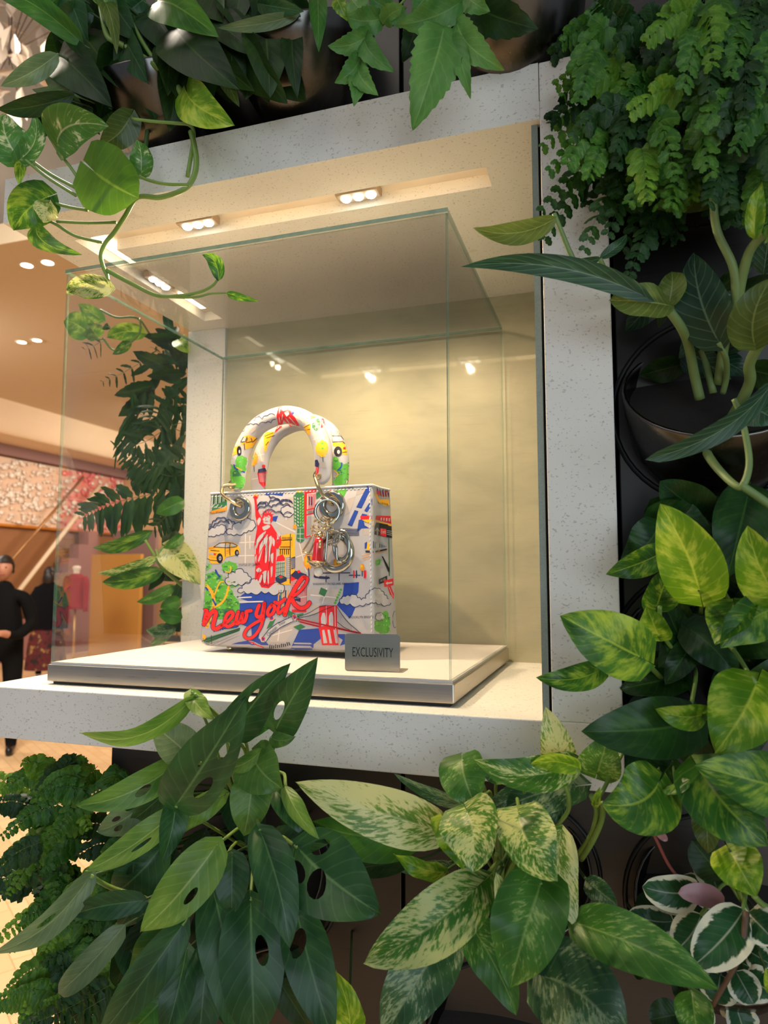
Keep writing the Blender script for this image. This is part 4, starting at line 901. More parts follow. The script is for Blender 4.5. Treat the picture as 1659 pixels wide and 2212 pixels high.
# downlights in the tan ceiling
M_DL = glow('downlight_glow', (255, 238, 200), 9)
for (px, py, wh) in ((58, 573, 'near the edge of the tan store ceiling'), (103, 567, 'near the edge of the tan store ceiling'), (47, 739, 'deeper in the tan ceiling towards the cream soffit'), (80, 735, 'deeper in the tan ceiling towards the cream soffit')):
    c = atZ(px, py, HC)
    o = thing('ceiling_downlight', 'glowing round downlight, one of a pair '+wh, 'ceiling light', c, 'downlights in the store ceiling')
    q = MB(); q.lathe([(.055, -.004), (.075, -.008), (.082, .0)], 24, Matrix.Translation(c)); q.build('bezel', M_WHITE, o, True)
    q = MB(); q.lathe([(.0005, -.003), (.056, -.003)], 24, Matrix.Translation(c)); q.build('lens', M_DL, o, True)
# crystal screen: strings of glass pebbles in front of a pale and pink backing
cs = thing('crystal_screen', 'shimmering wall screen of clear and pink glass pebbles above the stair', 'wall screen', (-11.0, 11.0, CAMZ+.95))
t = NT('pale_screen_backing'); co = t.n('ShaderNodeTexCoord').outputs['Object']
sp = t.n('ShaderNodeSeparateXYZ', {0: co}).outputs[1]
pk = t.ramp(t.math('MULTIPLY_ADD', sp, .5, -6.2+.55), [(.25, (0,0,0)), (.55, (1,1,1))])
colr = t.mix(t.math('MULTIPLY', pk, t.noise(co, 2.5, 3)), lin((236, 206, 180)), lin((232, 60, 80)))
M_SCR = t.finish(t.bsdf(Base_Color=colr, Roughness=.4).outputs[0])
bx('backing', (-11.09, 6.5, CAMZ+.98), (-11.06, 13.99, CAMZ+2.26), M_SCR, cs)
M_PEB = plain('glass_pebble', (240, 228, 212), .1, 0, .05, 3, coat=1.0)
M_PEBP = plain('pink_glass_pebble', (236, 120, 120), .12, 0, .05, 3, coat=1.0)
pm = MB(); sub = random.Random(3)
for k in range(950):
    y = sub.uniform(7, 13.9); z = CAMZ+sub.uniform(1.02, 2.24)
    r_ = sub.uniform(.025, .06)
    pm.sphere((-11.03, y, z), r_, 7, 5, 1 if (y > 12.0 and sub.random() < .6) else 0, (.5, sub.uniform(.7, 1.8), sub.uniform(.5, 1.2)))
o = pm.build('pebbles', [M_PEB, M_PEBP], cs, True); o['kind'] = 'stuff'
mb = MB(); mb.box((-11.1, 6.5, CAMZ+.93), (-11.0, 13.99, CAMZ+.98)); mb.build('bottom_rail', plain('brass_rail', (210, 150, 70), .3, .9), cs)
# staircase rising away along the left wall
st = thing('staircase', 'staircase with pale sloping handrails along the brown store wall', 'staircase', (-10.6, 9, 0))
mb = MB()
A = atX(0, 1330, -10.7); B = atX(215, 1050, -10.7)
A2 = atX(0, 1240, -10.7); B2 = atX(180, 1030, -10.7)
mb.tube([A, B], .045, 8); mb.build('handrail', M_BAND, st, True)
mb = MB(); mb.tube([A2, B2], .03, 8); mb.build('handrail', plain('worn_brass', (176, 132, 88), .4, .6), st, True)
mb = MB(); prof = [(A.y, 0), (A.y+.1, A.z-1.0)]
d_ = (B-A)
for k in range(9):
    y0 = A.y+d_.y*k/9; z1 = max(.12, A.z-1.0+d_.z*(k+1)/9)
    mb.box((-10.95, y0, 0), (-10.7, y0+d_.y/9+.001, z1))
mb.build('steps', M_PINKW, st)
# coloured partitions
q = bx('ochre_partition', (-10.05, 11.8, 0), (-8.88, 11.9, CAMZ+.42), M_OCHRE, None, .004); tag(q, 'ochre yellow partition panel standing behind the red jacket', 'partition')
p0 = atY(242, 1243, 12.6); p1 = atY(334, 1243, 12.6)
mb = MB(); mb.box((p0.x, 12.6, 0), (p1.x, 12.7, CAMZ+.95)); q = mb.build('mauve_partition', M_MAUVE, None, bevel=.004); tag(q, 'mauve partition panel with a sloping rail beside the ochre panel', 'partition')
mb = MB(); mb.tube([atY(215, 1340, 12.5), atY(245, 1342, 12.5), atY(325, 1388, 12.5)], .02, 6); mb.build('rail', plain('dull_brass', (150, 110, 100), .4, .5), q, True)
# red jacket on a bust form
M_BUST = plain('ivory_bust_linen', (226, 212, 196), .7); M_RED = plain('deep_red_wool', (150, 10, 26), .85, 0, .18, 12)
bc = atY(165, 1240, 10.4)
jk = thing('dress_form', 'ivory tailor bust on a thin pole stand wearing a red jacket', 'mannequin', (bc.x, bc.y, 0))
zt = bc.z
def loft(mb, secs, n=20, m=0, yaw=0.0, cx=0.0, cy=0.0, closed=True):
    v = []; f = []
    for (z, a, b, dx, dy) in secs:
        for k in range(n):
            t_ = 2*math.pi*k/n; x = a*math.cos(t_)+dx; y = b*math.sin(t_)+dy
            v.append((cx+x*math.cos(yaw)-y*math.sin(yaw), cy+x*math.sin(yaw)+y*math.cos(yaw), z))
    for i in range(len(secs)-1):
        for k in range(n): a = i*n+k; b = i*n+(k+1) % n; f.append((a, b, b+n, a+n))
    if closed: f.append(tuple(range(n-1, -1, -1))); f.append(tuple((len(secs)-1)*n+k for k in range(n)))
    mb.add(v, f, m)
q = MB(); loft(q, [(zt-.10, .07, .065, 0, 0), (zt-.02, .055, .05, 0, 0), (zt+.06, .052, .05, 0, 0), (zt+.10, .075, .07, 0, 0), (zt+.135, .07, .065, 0, 0), (zt+.15, .03, .03, 0, 0)], 20, 0, 0, bc.x, bc.y); q.build('neck', M_BUST, jk, True)
q = MB(); loft(q, [(zt-.62, .24, .17, 0, 0), (zt-.55, .215, .16, 0, 0), (zt-.42, .165, .125, 0, 0), (zt-.30, .18, .14, 0, 0), (zt-.16, .20, .14, 0, 0), (zt-.06, .19, .10, 0, 0), (zt-.01, .12, .075, 0, 0), (zt+.01, .07, .06, 0, 0)], 24, 0, 0, bc.x, bc.y)
jb = q.build('jacket', M_RED, jk, True)
for sgn in (-1, 1):
    q = MB(); q.tube(smooth_line([(bc.x+sgn*.17, bc.y, zt-.06), (bc.x+sgn*.22, bc.y, zt-.16), (bc.x+sgn*.235, bc.y-.01, zt-.35), (bc.x+sgn*.255, bc.y-.03, zt-.66)], 4), [.055, .06, .06, .056, .054, .052, .05, .048, .046, .044, .042, .04, .04], 10); q.build('sleeve', M_RED, jb, True)
    q = MB(); q.add([(bc.x+sgn*.02, bc.y-.145, zt-.2), (bc.x+sgn*.10, bc.y-.12, zt-.01), (bc.x+sgn*.15, bc.y-.10, zt-.08), (bc.x+sgn*.03, bc.y-.155, zt-.3)], [(0, 1, 2, 3)] if sgn > 0 else [(3, 2, 1, 0)]); q.build('lapel', M_RED, jb)
q = MB(); q.tube([(bc.x, bc.y, .02), (bc.x, bc.y, zt-.6)], .02, 10); q.build('pole', plain('pale_brass_pole', (206, 168, 110), .35, .6), jk, True)
q = MB(); q.lathe([(.001, .025), (.16, .02), (.17, .0)], 24, Matrix.Translation((bc.x, bc.y, 0))); q.build('base', M_BUST, jk, True)
# people
def skin_mesh(name, joints, edges, mats, choose, parent, root=0, sub=2):
    me = bpy.data.meshes.new('tmp'); me.from_pydata([j[0] for j in joints], edges, [])
    o = bpy.data.objects.new('tmp', me); COL.objects.link(o)
    sk = o.modifiers.new('s', 'SKIN'); o.modifiers.new('u', 'SUBSURF').levels = sub
    for i, j in enumerate(joints):
        r_ = j[1]; me.skin_vertices[0].data[i].radius = r_ if isinstance(r_, tuple) else (r_, r_)
    me.skin_vertices[0].data[root].use_root = True
    dg = bpy.context.evaluated_depsgraph_get(); m2 = bpy.data.meshes.new_from_object(o.evaluated_get(dg))
    m2.name = name
    bpy.data.objects.remove(o); bpy.data.meshes.remove(me)
    m2.materials.clear()
    for m in mats: m2.materials.append(m)
    for p in m2.polygons: p.material_index = choose(p.center); p.use_smooth = True
    return link(bpy.data.objects.new(name, m2), parent)
M_SKIN = plain('warm_skin', (182, 124, 98), .55, 0, .05, 20); M_SUIT = plain('black_suit_cloth', (12, 12, 12), .9, 0, .2, 30, spec=.15)
M_HAIR = plain('dark_hair', (26, 20, 18), .5, 0, .3, 60); M_SHAWL = plain('black_navy_shawl', (9, 10, 15), .95, 0, .2, 12, spec=.15)
M_SHOE = plain('black_shoe_leather', (18, 16, 15), .3); M_SCREEN = plain('pale_phone_case', (196, 176, 190), .3)
def hand_joints(base, palm, dirv, side, curl, J, E, root):
    """adds a palm and five fingers to a skeleton; returns nothing"""
    side = Vector(side); dirv = Vector(dirv); curl = Vector(curl); b = Vector(palm)
    J.append((tuple(b), (.026, .018))); pi_ = len(J)-1; E.append((root, pi_))
    for k, (off, ln) in enumerate(((-.027, .066), (-.009, .075), (.009, .070), (.026, .056))):
        r0 = b+dirv*.045+side*off; r1 = r0+dirv*ln*.5+curl*.012; r2 = r1+dirv*ln*.3+curl*.022
        i0 = len(J); J += [(tuple(r0), .0095), (tuple(r1), .0085), (tuple(r2), .0075)]; E += [(pi_, i0), (i0, i0+1), (i0+1, i0+2)]
    r0 = b-side*.034+dirv*.012; r1 = r0-side*.016+dirv*.026; r2 = r1+dirv*.022+curl*.008
    i0 = len(J); J += [(tuple(r0), .011), (tuple(r1), .0098), (tuple(r2), .008)]; E += [(pi_, i0), (i0, i0+1), (i0+1, i0+2)]
def head(parent, c, yaw, hairlong=False):
    c = Vector(c); M = Matrix.Translation(c) @ Matrix.Rotation(yaw, 4, 'Z')      # face looks along local -y
    h = MB(); n, k = 24, 18; v = []; f = []
    for i in range(k+1):
        t_ = math.pi*i/k
        for j in range(n):
            p = 2*math.pi*j/n; x, y, z = math.sin(t_)*math.cos(p), math.sin(t_)*math.sin(p), math.cos(t_)
            q_ = Vector((x*.076, y*.096, z*.115))
            if z < 0: q_.x *= 1+.30*z; q_.y = q_.y*(1+.12*z) - .012*(-z)
            if y < -.55 and abs(x) < .5:
                if -.25 < z < .12: q_.y -= .022*math.exp(-(x/.13)**2)*math.exp(-((z+.12)/.13)**2)      # nose
                q_.y += .010*math.exp(-((abs(x)-.36)/.14)**2)*math.exp(-((z-.06)/.10)**2)              # eye sockets
                q_.y -= .006*math.exp(-(x/.25)**2)*math.exp(-((z+.47)/.06)**2)                        # lips
            v.append(M @ q_)
    for i in range(k):
        for j in range(n): a = i*n+j; b = i*n+(j+1) % n; f.append((a, a+n, b+n, b))
    h.add(v, f)
    for s_ in (-1, 1): h.sphere(M @ Vector((s_*.074, .008, -.005)), .026, 10, 8, 0, (.4, .7, 1.15))
    hd = h.build('head', M_SKIN, parent, True)
    for s_ in (-1, 1): e = MB(); e.sphere(M @ Vector((s_*.030, -.086, .008)), .0065, 8, 6, 0); e.build('eye', M_HAIR, hd, True)
    e = MB(); e.tube([M @ Vector((x, -.091+abs(x)*.25, -.056)) for x in (-.024, -.012, 0, .012, .024)], .004, 6); e.build('mouth', plain('lip_skin', (150, 82, 74), .5), hd, True)
    g = MB(); v = []; f = []
    for i in range(10):
        t_ = math.pi*.62*i/9
        for j in range(n):
            p = 2*math.pi*j/n; x, y, z = math.sin(t_)*math.cos(p), math.sin(t_)*math.sin(p), math.cos(t_)
            lim = max(z, .42) if (y < -.25 and not hairlong is None) else z
            r_ = 1.08
            v.append(M @ Vector((x*.078*r_, y*.098*r_+.006, lim*.117*r_)))
    for i in range(9):
        for j in range(n): a = i*n+j; b = i*n+(j+1) % n; f.append((a, a+n, b+n, b))
    g.add(v, f)
    if hairlong:
        g.sphere(M @ Vector((0, .05, -.06)), .1, 14, 10, 0, (.95, .75, 1.25))
    g.build('hair', M_HAIR, parent, True)
# man in a black suit
mp = atZ(-8, 1628, 0)
man = thing('person', 'person in a black suit holding a phone in both hands', 'person', mp)
X, Y = mp.x, mp.y; fx = Vector((.55, -.83, 0)).normalized(); sx = Vector((fx.y, -fx.x, 0))*-1   # facing the camera side
def L(f_, s_, z): return tuple(Vector((X, Y, 0))+fx*f_+sx*s_+Vector((0, 0, z)))
J = [(L(0, 0, .98), (.165, .115)), (L(0, 0, 1.18), (.155, .11)), (L(.01, 0, 1.36), (.185, .115)), (L(0, 0, 1.47), (.10, .075)), (L(.01, 0, 1.56), .055)]
E_ = [(0, 1), (1, 2), (2, 3), (3, 4)]
for s_ in (-1, 1):
    b = len(J)
    J += [(L(0, s_*.10, .90), .105), (L(.02, s_*.11, .50), .075), (L(0, s_*.115, .12), .055), (L(.02, s_*.12, .05), (.05, .045)), (L(.16, s_*.13, .03), (.045, .03))]
    E_ += [(0, b), (b, b+1), (b+1, b+2), (b+2, b+3), (b+3, b+4)]
    b = len(J)
    J += [(L(0, s_*.10, 1.42), (.085, .08)), (L(0, s_*.185, 1.40), .072), (L(.0, s_*.255, 1.16), .058), (L(.18, s_*.17, 1.06), .046), (L(.30, s_*.085, 1.09), .034)]
    E_ += [(2, b), (b, b+1), (b+1, b+2), (b+2, b+3), (b+3, b+4)]
    hand_joints(None, L(.35, s_*.055, 1.10), (fx*.55-sx*s_*.8).normalized(), Vector((0, 0, 1)), -sx*s_*.6+fx*.2, J, E_, b+4)
zhead = 1.56
def choose_man(c):
    d2 = Vector((c.x-X, c.y-Y)).dot(Vector((fx.x, fx.y)))
    if c.z > 1.55: return 0
    if d2 > .285 and c.z > .95: return 0
    if c.z < .075: return 2
    return 1
skin_mesh('body', J, E_, [M_SKIN, M_SUIT, M_SHOE], choose_man, man)
head(man, L(.015, 0, 1.665), math.atan2(-fx.x, -fx.y)*-1 + 0.0 if False else math.atan2(fx.x, -fx.y))
ph = MB(); pc = Vector(L(.43, 0, 1.19)); pm_ = Matrix.Translation(pc) @ Matrix.Rotation(math.atan2(fx.x, -fx.y), 4, 'Z') @ Matrix.Rotation(.35, 4, 'X')
ph.box((-.036, -.005, -.075), (.036, .005, .075), 0, pm_); q = ph.build('phone', M_SCREEN, None, bevel=.003); tag(q, 'pale phone held by the person in the black suit', 'phone')
# woman in a dark shawl, turned away
wp = atZ(97, 1468, 0); X, Y = wp.x, wp.y; fx = Vector((-.5, .86, 0)).normalized(); sx = Vector((fx.y, -fx.x, 0))
wo = thing('person', 'person in a black shawl and dark red skirt turned away', 'person', wp)
J = [(L(0, 0, .95), (.16, .12)), (L(0, 0, 1.15), (.14, .11)), (L(0, 0, 1.33), (.165, .105)), (L(0, 0, 1.44), (.09, .07)), (L(.01, 0, 1.52), .05)]
E_ = [(0, 1), (1, 2), (2, 3), (3, 4)]
for s_ in (-1, 1):
    b = len(J)
    J += [(L(0, s_*.09, .88), .10), (L(.01, s_*.10, .48), .07), (L(0, s_*.10, .12), .048), (L(.02, s_*.10, .05), (.045, .042)), (L(.15, s_*.11, .03), (.04, .028))]
    E_ += [(0, b), (b, b+1), (b+1, b+2), (b+2, b+3), (b+3, b+4)]
    b = len(J)
    J += [(L(0, s_*.17, 1.38), .065), (L(.02, s_*.24, 1.12), .052), (L(.18, s_*.20, 1.02), .042), (L(.29, s_*.15, 1.08), .032)]
    E_ += [(2, b), (b, b+1), (b+1, b+2), (b+2, b+3)]
    hand_joints(None, L(.34, s_*.13, 1.10), (fx*.8-sx*s_*.5).normalized(), Vector((0, 0, 1)), -sx*s_*.6, J, E_, b+3)
M_WSHOE = plain('white_trainer', (196, 190, 196), .5)
skin_mesh('body', J, E_, [M_SKIN, M_SHAWL, M_WSHOE], lambda c: 0 if (c.z > 1.46 or (c.z > .95 and (Vector((c.x-X, c.y-Y)).dot(Vector((fx.x, fx.y))) > .30))) else (2 if c.z < .09 else 1), wo)
head(wo, L(.015, 0, 1.62), math.atan2(fx.x, -fx.y), True)
yw = math.atan2(sx.y, sx.x)
q = MB(); loft(q, [(.78, .30, .20, 0, 0), (.95, .31, .21, 0, 0), (1.15, .30, .20, 0, 0), (1.3, .26, .17, 0, 0), (1.41, .20, .13, 0, 0), (1.47, .10, .085, 0, 0), (1.50, .07, .07, 0, 0)], 28, 0, yw, X, Y, False); q.build('shawl', M_SHAWL, wo, True)
t = NT('dark_red_gold_skirt'); co = t.n('ShaderNodeTexCoord').outputs['Object']; nz = t.noise(co, 9, 3)
M_SKIRT = t.finish(t.bsdf(Base_Color=t.ramp(nz, [(.38, lin((26, 14, 16))), (.5, lin((92, 16, 22))), (.58, lin((60, 14, 20))), (.66, lin((150, 110, 60)))]), Roughness=.8).outputs[0])
q = MB(); loft(q, [(.16, .30, .24, 0, 0), (.3, .29, .23, 0, 0), (.6, .26, .20, 0, 0), (.84, .22, .17, 0, 0), (.96, .18, .14, 0, 0)], 28, 0, yw, X, Y, False); q.build('skirt', M_SKIRT, wo, True)
# black tote bag with a beige band, on a pedestal behind the leaves
c = atY(372, 1395, 9.5)
sb = thing('tote_bag', 'black tote bag with a beige band on a pedestal behind the leaves', 'bag', (c.x, c.y, c.z-.16))
q = MB(); loft(q, [(c.z-.16, .18, .10, 0, 0), (c.z-.05, .17, .09, 0, 0), (c.z+.07, .155, .07, 0, 0), (c.z+.16, .13, .05, 0, 0)], 24, 0, 0, c.x, c.y); q.build('bag_body', M_SUIT, sb, True)
q = MB(); loft(q, [(c.z+.04, .163, .08, 0, 0), (c.z+.065, .160, .077, 0, 0)], 24, 0, 0, c.x, c.y); q.build('band', M_BEIGE, sb, True)
q = MB(); q.tube(smooth_line([(c.x-.08, c.y, c.z+.15), (c.x-.06, c.y, c.z+.26), (c.x+.06, c.y, c.z+.26), (c.x+.08, c.y, c.z+.15)], 5), .008, 6); q.build('handle', M_SUIT, sb, True)
q = bx('display_pedestal', (c.x-.22, c.y-.15, 0), (c.x+.22, c.y+.15, c.z-.16), M_BEIGE, None, .004); tag(q, 'plain beige pedestal carrying the black tote bag', 'pedestal')
# crystal leaf chandelier in the atrium
M_CR = plain('frosted_crystal', (214, 198, 182), .15, 0, .1, 20, coat=1.0)
ch0 = atY(20, 140, 4.2)
chd = thing('crystal_chandelier', 'hanging chandelier of pale crystal leaves above the store floor', 'chandelier', ch0)
sub = random.Random(11); q = MB(); wires = MB()
for k in range(260):
    px = sub.uniform(-160, 150); py = sub.uniform(-90, 300 - max(0, px)*.9)
    c = atY(px, py, sub.uniform(3.9, 4.6)); s_ = sub.uniform(.05, .11)
    R_ = Matrix.Rotation(sub.uniform(0, 6.28), 3, 'Z') @ Matrix.Rotation(sub.uniform(0, 6.28), 3, 'X')
    pts_ = [(0, -1), (.38, -.3), (.42, .2), (0, 1), (-.42, .2), (-.38, -.3)]
    q.add([c + R_ @ Vector((x*s_, y*s_, abs(x)*s_*.3)) for x, y in pts_], [(0, 1, 2, 3), (0, 3, 4, 5)])
o = q.build('crystal_leaves', M_CR, chd); o['kind'] = 'stuff'
wires.tube([ch0, Vector((ch0.x, ch0.y, 7.0))], .006, 6)
for k in range(14):
    a_ = atY(sub.uniform(-120, 120), sub.uniform(-60, 260), 4.25); wires.tube([ch0+Vector((0, 0, .1)), a_], .004, 5)
wires.build('frame', plain('bronze_wire', (120, 96, 76), .4, .7), chd)
# ------------------------------------------------------------------ plants
LM = dict(
    po=leaf_mat('golden_pothos_leaf', (26, 72, 20), (62, 124, 34), (156, 190, 60), .75, (.50, .64), .55, .3),
    pl=leaf_mat('lime_pothos_leaf', (66, 122, 20), (112, 164, 28), (190, 212, 84), .7, (.48, .62), .5, .3, trans=.35),
    pd=leaf_mat('deep_pothos_leaf', (16, 48, 18), (34, 82, 28), (82, 128, 52), .4, (.54, .7), .4, .25),
    pv=leaf_mat('pale_variegated_pothos_leaf', (52, 108, 40), (86, 146, 56), (216, 224, 176), .85, (.53, .60), .5, .2),
    mq=leaf_mat('marble_pothos_leaf', (40, 96, 28), (84, 146, 44), (196, 206, 132), .95, (.48, .55), .35, .25, vscale=(26, 5)),
    mc=leaf_mat('cream_marble_pothos_leaf', (70, 118, 34), (120, 164, 52), (206, 210, 144), .95, (.44, .51), .35, .25, vscale=(26, 5)),
    mg=leaf_mat('green_marble_pothos_leaf', (40, 92, 30), (74, 134, 46), (156, 186, 104), .8, (.54, .63), .4, .25, vscale=(24, 5)),
    ms=leaf_mat('silver_marble_pothos_leaf', (38, 76, 44), (66, 108, 66), (150, 172, 128), .8, (.50, .58), .4, .25, vscale=(26, 5)),
    mo=leaf_mat('deep_split_leaf', (30, 66, 38), (48, 92, 50), (98, 140, 88), .25, (.55, .75), .5, .35),
    ml=leaf_mat('light_split_leaf', (70, 116, 44), (106, 150, 62), (172, 196, 116), .35, (.55, .75), .5, .35, trans=.32),
    mu=leaf_mat('grey_split_leaf', (72, 100, 66), (98, 124, 86), (142, 164, 120), .3, (.55, .75), .5, .4),
    ph=leaf_mat('veined_philodendron_leaf', (26, 54, 36), (44, 80, 52), (110, 138, 108), .4, (.58, .72), .7, .9),
    pu=leaf_mat('olive_philodendron_leaf', (62, 84, 34), (84, 108, 48), (134, 152, 84), .3, (.55, .72), .7, .8),
    dk=leaf_mat('dark_broad_leaf', (18, 44, 14), (36, 72, 22), (80, 112, 48), .25, (.55, .75), .45, .3, rough=.46),
    dl=leaf_mat('mid_broad_leaf', (34, 86, 24), (58, 120, 36), (120, 164, 70), .3, (.55, .75), .45, .3),
    fl=leaf_mat('toothed_fern_leaf', (58, 116, 48), (92, 148, 72), (150, 184, 110), .2, (.55, .75), .35, .3, rough=.45),
    ph2=leaf_mat('plain_pothos_leaf', (58, 110, 22), (84, 138, 34), (150, 186, 70), .25, (.6, .75), .45, .25, trans=.3),
    hy=leaf_mat('hoya_leaf', (26, 68, 40), (46, 92, 54), (206, 212, 190), .0, (.5, .6), .4, .1, margin=(214, 216, 190)),
    hp=plain('pink_hoya_leaf', (150, 104, 106), .4, 0, .15, 30),
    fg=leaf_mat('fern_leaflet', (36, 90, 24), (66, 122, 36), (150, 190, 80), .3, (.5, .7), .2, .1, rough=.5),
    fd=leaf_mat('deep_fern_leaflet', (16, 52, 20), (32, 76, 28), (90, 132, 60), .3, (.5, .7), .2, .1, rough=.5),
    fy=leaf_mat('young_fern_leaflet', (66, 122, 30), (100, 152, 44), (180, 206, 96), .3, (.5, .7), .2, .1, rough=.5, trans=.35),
)
M_STEM = plain('green_stem', (116, 146, 68), .45, 0, .2, 60); M_STEMD = plain('dark_green_stem', (62, 88, 44), .5, 0, .2, 60); M_STEMB = plain('brown_stem', (88, 66, 48), .6, 0, .2, 60)
M_STEMP = plain('pale_philodendron_stem', (112, 136, 78), .5, 0, .15, 80); M_STEMR = plain('red_stem', (128, 62, 58), .5, 0, .2, 60)
SHAPE = dict(ht=(.36, .58, .30), po=(.42, .86, .15), la=(.62, .95, 0), mo=(.50, .90, .05), rd=(.50, .55, .02), st=(.35, .45, 0), ob=(.7, .7, 0))
AUTO = {}
def leaf(plant, mat, shape, crop, base, tip, w_, y0, y1, bow=0.0, arch=.12, roll=0.0, fold=.22, holes=None, wave=.14, teeth=0, stem_to=None, curl=0.0, hd=0):
    """one leaf from base pixel to tip pixel; w_ apparent width and bow in crop units; y0,y1 distances along the wall normal"""
    sc = CROPS[crop][2]; B = atY(*topx(crop, base), y0); T = atY(*topx(crop, tip), y1)
    a = T-B; Ln_ = a.length; mid = (B+T)*.5; vdir = (mid-CAM); dist = vdir.length; vdir.normalize()
    ah = a.normalized(); sd = vdir.cross(ah).normalized(); nn = ah.cross(sd).normalized()
    if nn.dot(vdir) > 0: nn = -nn
    depth = (mid-CAM).dot(FW)
    r_ = math.radians(roll); W = w_*sc*depth/FPX*.5/max(.4, abs(math.cos(r_)))
    s2 = sd*math.cos(r_)+nn*math.sin(r_); n2 = nn*math.cos(r_)-sd*math.sin(r_)
    C = mid + sd*(bow*sc*depth/FPX)*2 + nn*(arch*Ln_)*2
    pa, pb, lobe = SHAPE[shape]; tm = pa/(pa+pb); nrm = (tm**pa)*((1-tm)**pb)
    ph_ = rng.uniform(0, 6.28)
    def pos(t_, v_):
        c = B*(1-t_)**2+C*2*t_*(1-t_)+T*t_*t_ if False else B*(1-t_)**2+(C)*(2*t_*(1-t_))+T*t_**2
        tg = ((C-B)*(2*(1-t_))+(T-C)*(2*t_)).normalized()
        S_ = (s2-tg*s2.dot(tg)).normalized(); N_ = tg.cross(S_); N_ = N_ if N_.dot(n2) > 0 else -N_
        tt = min(max(t_, 1e-5), 1-1e-5); h = (tt**pa)*((1-tt)**pb)/nrm*W
        if teeth: h *= 1+.16*(((t_*teeth) % 1.0)-.5)
        av = abs(v_); fo = fold*math.exp(-t_*.6)
        p = c+S_*(v_*h*math.cos(fo*av))+N_*(av*h*math.sin(fo)-curl*h*av*av)
        p -= tg*(lobe*Ln_*((1-t_)**5)*(av**1.4)*(1.6))
        p += N_*(wave*W*av*math.sin(t_*13+ph_+(2.0 if v_ > 0 else 0))*.5)
        return p
    if holes:
        V = []; E_ = []
        nt, nv = 16, 10
        ring = [(i_/nt, -1) for i_ in range(nt)]+[(1, -1+2*j/nv) for j in range(nv)]+[(1-i_/nt, 1) for i_ in range(nt)]+[(0, 1-2*j/nv) for j in range(nv)]
        V = [Vector(p) for p in ring]; E_ = [(i_, (i_+1) % len(ring)) for i_ in range(len(ring))]
        for (ht, hv, rt, rv) in holes:
            k0 = len(V)
            V += [Vector((ht+rt*math.cos(k*math.pi/7)+rv*.10*(1 if hv > 0 else -1)*math.sin(k*math.pi/7)*1.2, hv+rv*math.sin(k*math.pi/7))) for k in range(14)]; E_ += [(k0+k, k0+(k+1) % 14) for k in range(14)]
        def inh(x, y):
            for (ht, hv, rt, rv) in holes:
                xx = x-ht-(y-hv)*.12*(1 if hv > 0 else -1)
                if (xx/rt)**2+((y-hv)/rv)**2 < 1.0: return True
            return False
        for i_ in range(1, nt):
            for j in range(1, nv):
                x, y = i_/nt, -1+2*j/nv
                if not inh(x, y): V.append(Vector((x, y)))
        r = delaunay_2d_cdt(V, E_, [], 0, 1e-5); vs_ = [tuple(p) for p in r[0]]
        fs = [tuple(t_) for t_ in r[2] if not inh(sum(vs_[i_][0] for i_ in t_)/3, sum(vs_[i_][1] for i_ in t_)/3)]
    else:
        nt = teeth*4 if teeth else 14; nv = 8
        vs_ = [(i_/nt, -1+2*j/nv) for i_ in range(nt+1) for j in range(nv+1)]
        fs = [(i_*(nv+1)+j, i_*(nv+1)+j+1, (i_+1)*(nv+1)+j+1, (i_+1)*(nv+1)+j) for i_ in range(nt) for j in range(nv)]
    verts = [pos(t_, v_) for t_, v_ in vs_]
    o = mesh_obj('leaf', verts, fs, LM[mat], plant, True, [(t_, .5+.5*v_) for t_, v_ in vs_])
    if stem_to is None and plant.name in AUTO:
        e = B.lerp(AUTO[plant.name], .3); e.y = YP
        if (B.z > CAMZ+ZU*S-.008 and AUTO[plant.name].z < CAMZ+ZU*S) or XL*S < e.x < XO*S and CAMZ+ZU*S < e.z < CAMZ+ZT*S: stem_to = AUTO[plant.name]
        else:
            q = MB(); q.tube(smooth_line([B+a*.01, B.lerp(e, .45)+Vector((0, 0, -.004)), e], 4), .0013, 6); q.build('stem', M_STEMD, plant, True)
    if stem_to is not None:
        e = Vector(stem_to); zu = CAMZ+ZU*S
        if B.z > zu-.008 and e.z < zu and B.y < YF*S:      # hang in front of the shelf edge, then tuck under it
            yl = max(B.y, .655); way = [B+a*.01, Vector((B.x+(e.x-B.x)*.35, min(yl, .668), (B.z+zu)*.5-.004)), Vector((B.x+(e.x-B.x)*.7, .666, zu-.014)), e]
        else:
            way = [B+a*.01, B.lerp(e, .5)-a.normalized()*(.10*(B-e).length)+Vector((0, 0, .015)), e]
        wl_ = smooth_line(way, 5)
        q = MB(); q.tube(wl_, .0017, 6); q.build('stem', M_STEM, plant, True)
    return o
def stem(plant, crop, pts, w_, ys, mat=None, name='stem', n_=6):
    """pts pixels, ys distances (number, pair or list), w_ apparent width in crop units (number or pair)"""
    N = len(pts); ys = [ys]*N if not isinstance(ys, (list, tuple)) else (list(ys) if len(ys) == N else [ys[0]+(ys[1]-ys[0])*k/(N-1) for k in range(N)])
    P_ = smooth_line([atY(*topx(crop, p), y) for p, y in zip(pts, ys)], n_)
    w0, w1 = (w_, w_) if not isinstance(w_, tuple) else w_
    k_ = CROPS[crop][2]*.5/FPX; M_ = len(P_)
    q = MB(); q.tube(P_, [(w0+(w1-w0)*i_/(M_-1))*k_*(p-CAM).dot(FW) for i_, p in enumerate(P_)], 8); return q.build(name, mat or M_STEM, plant, True)
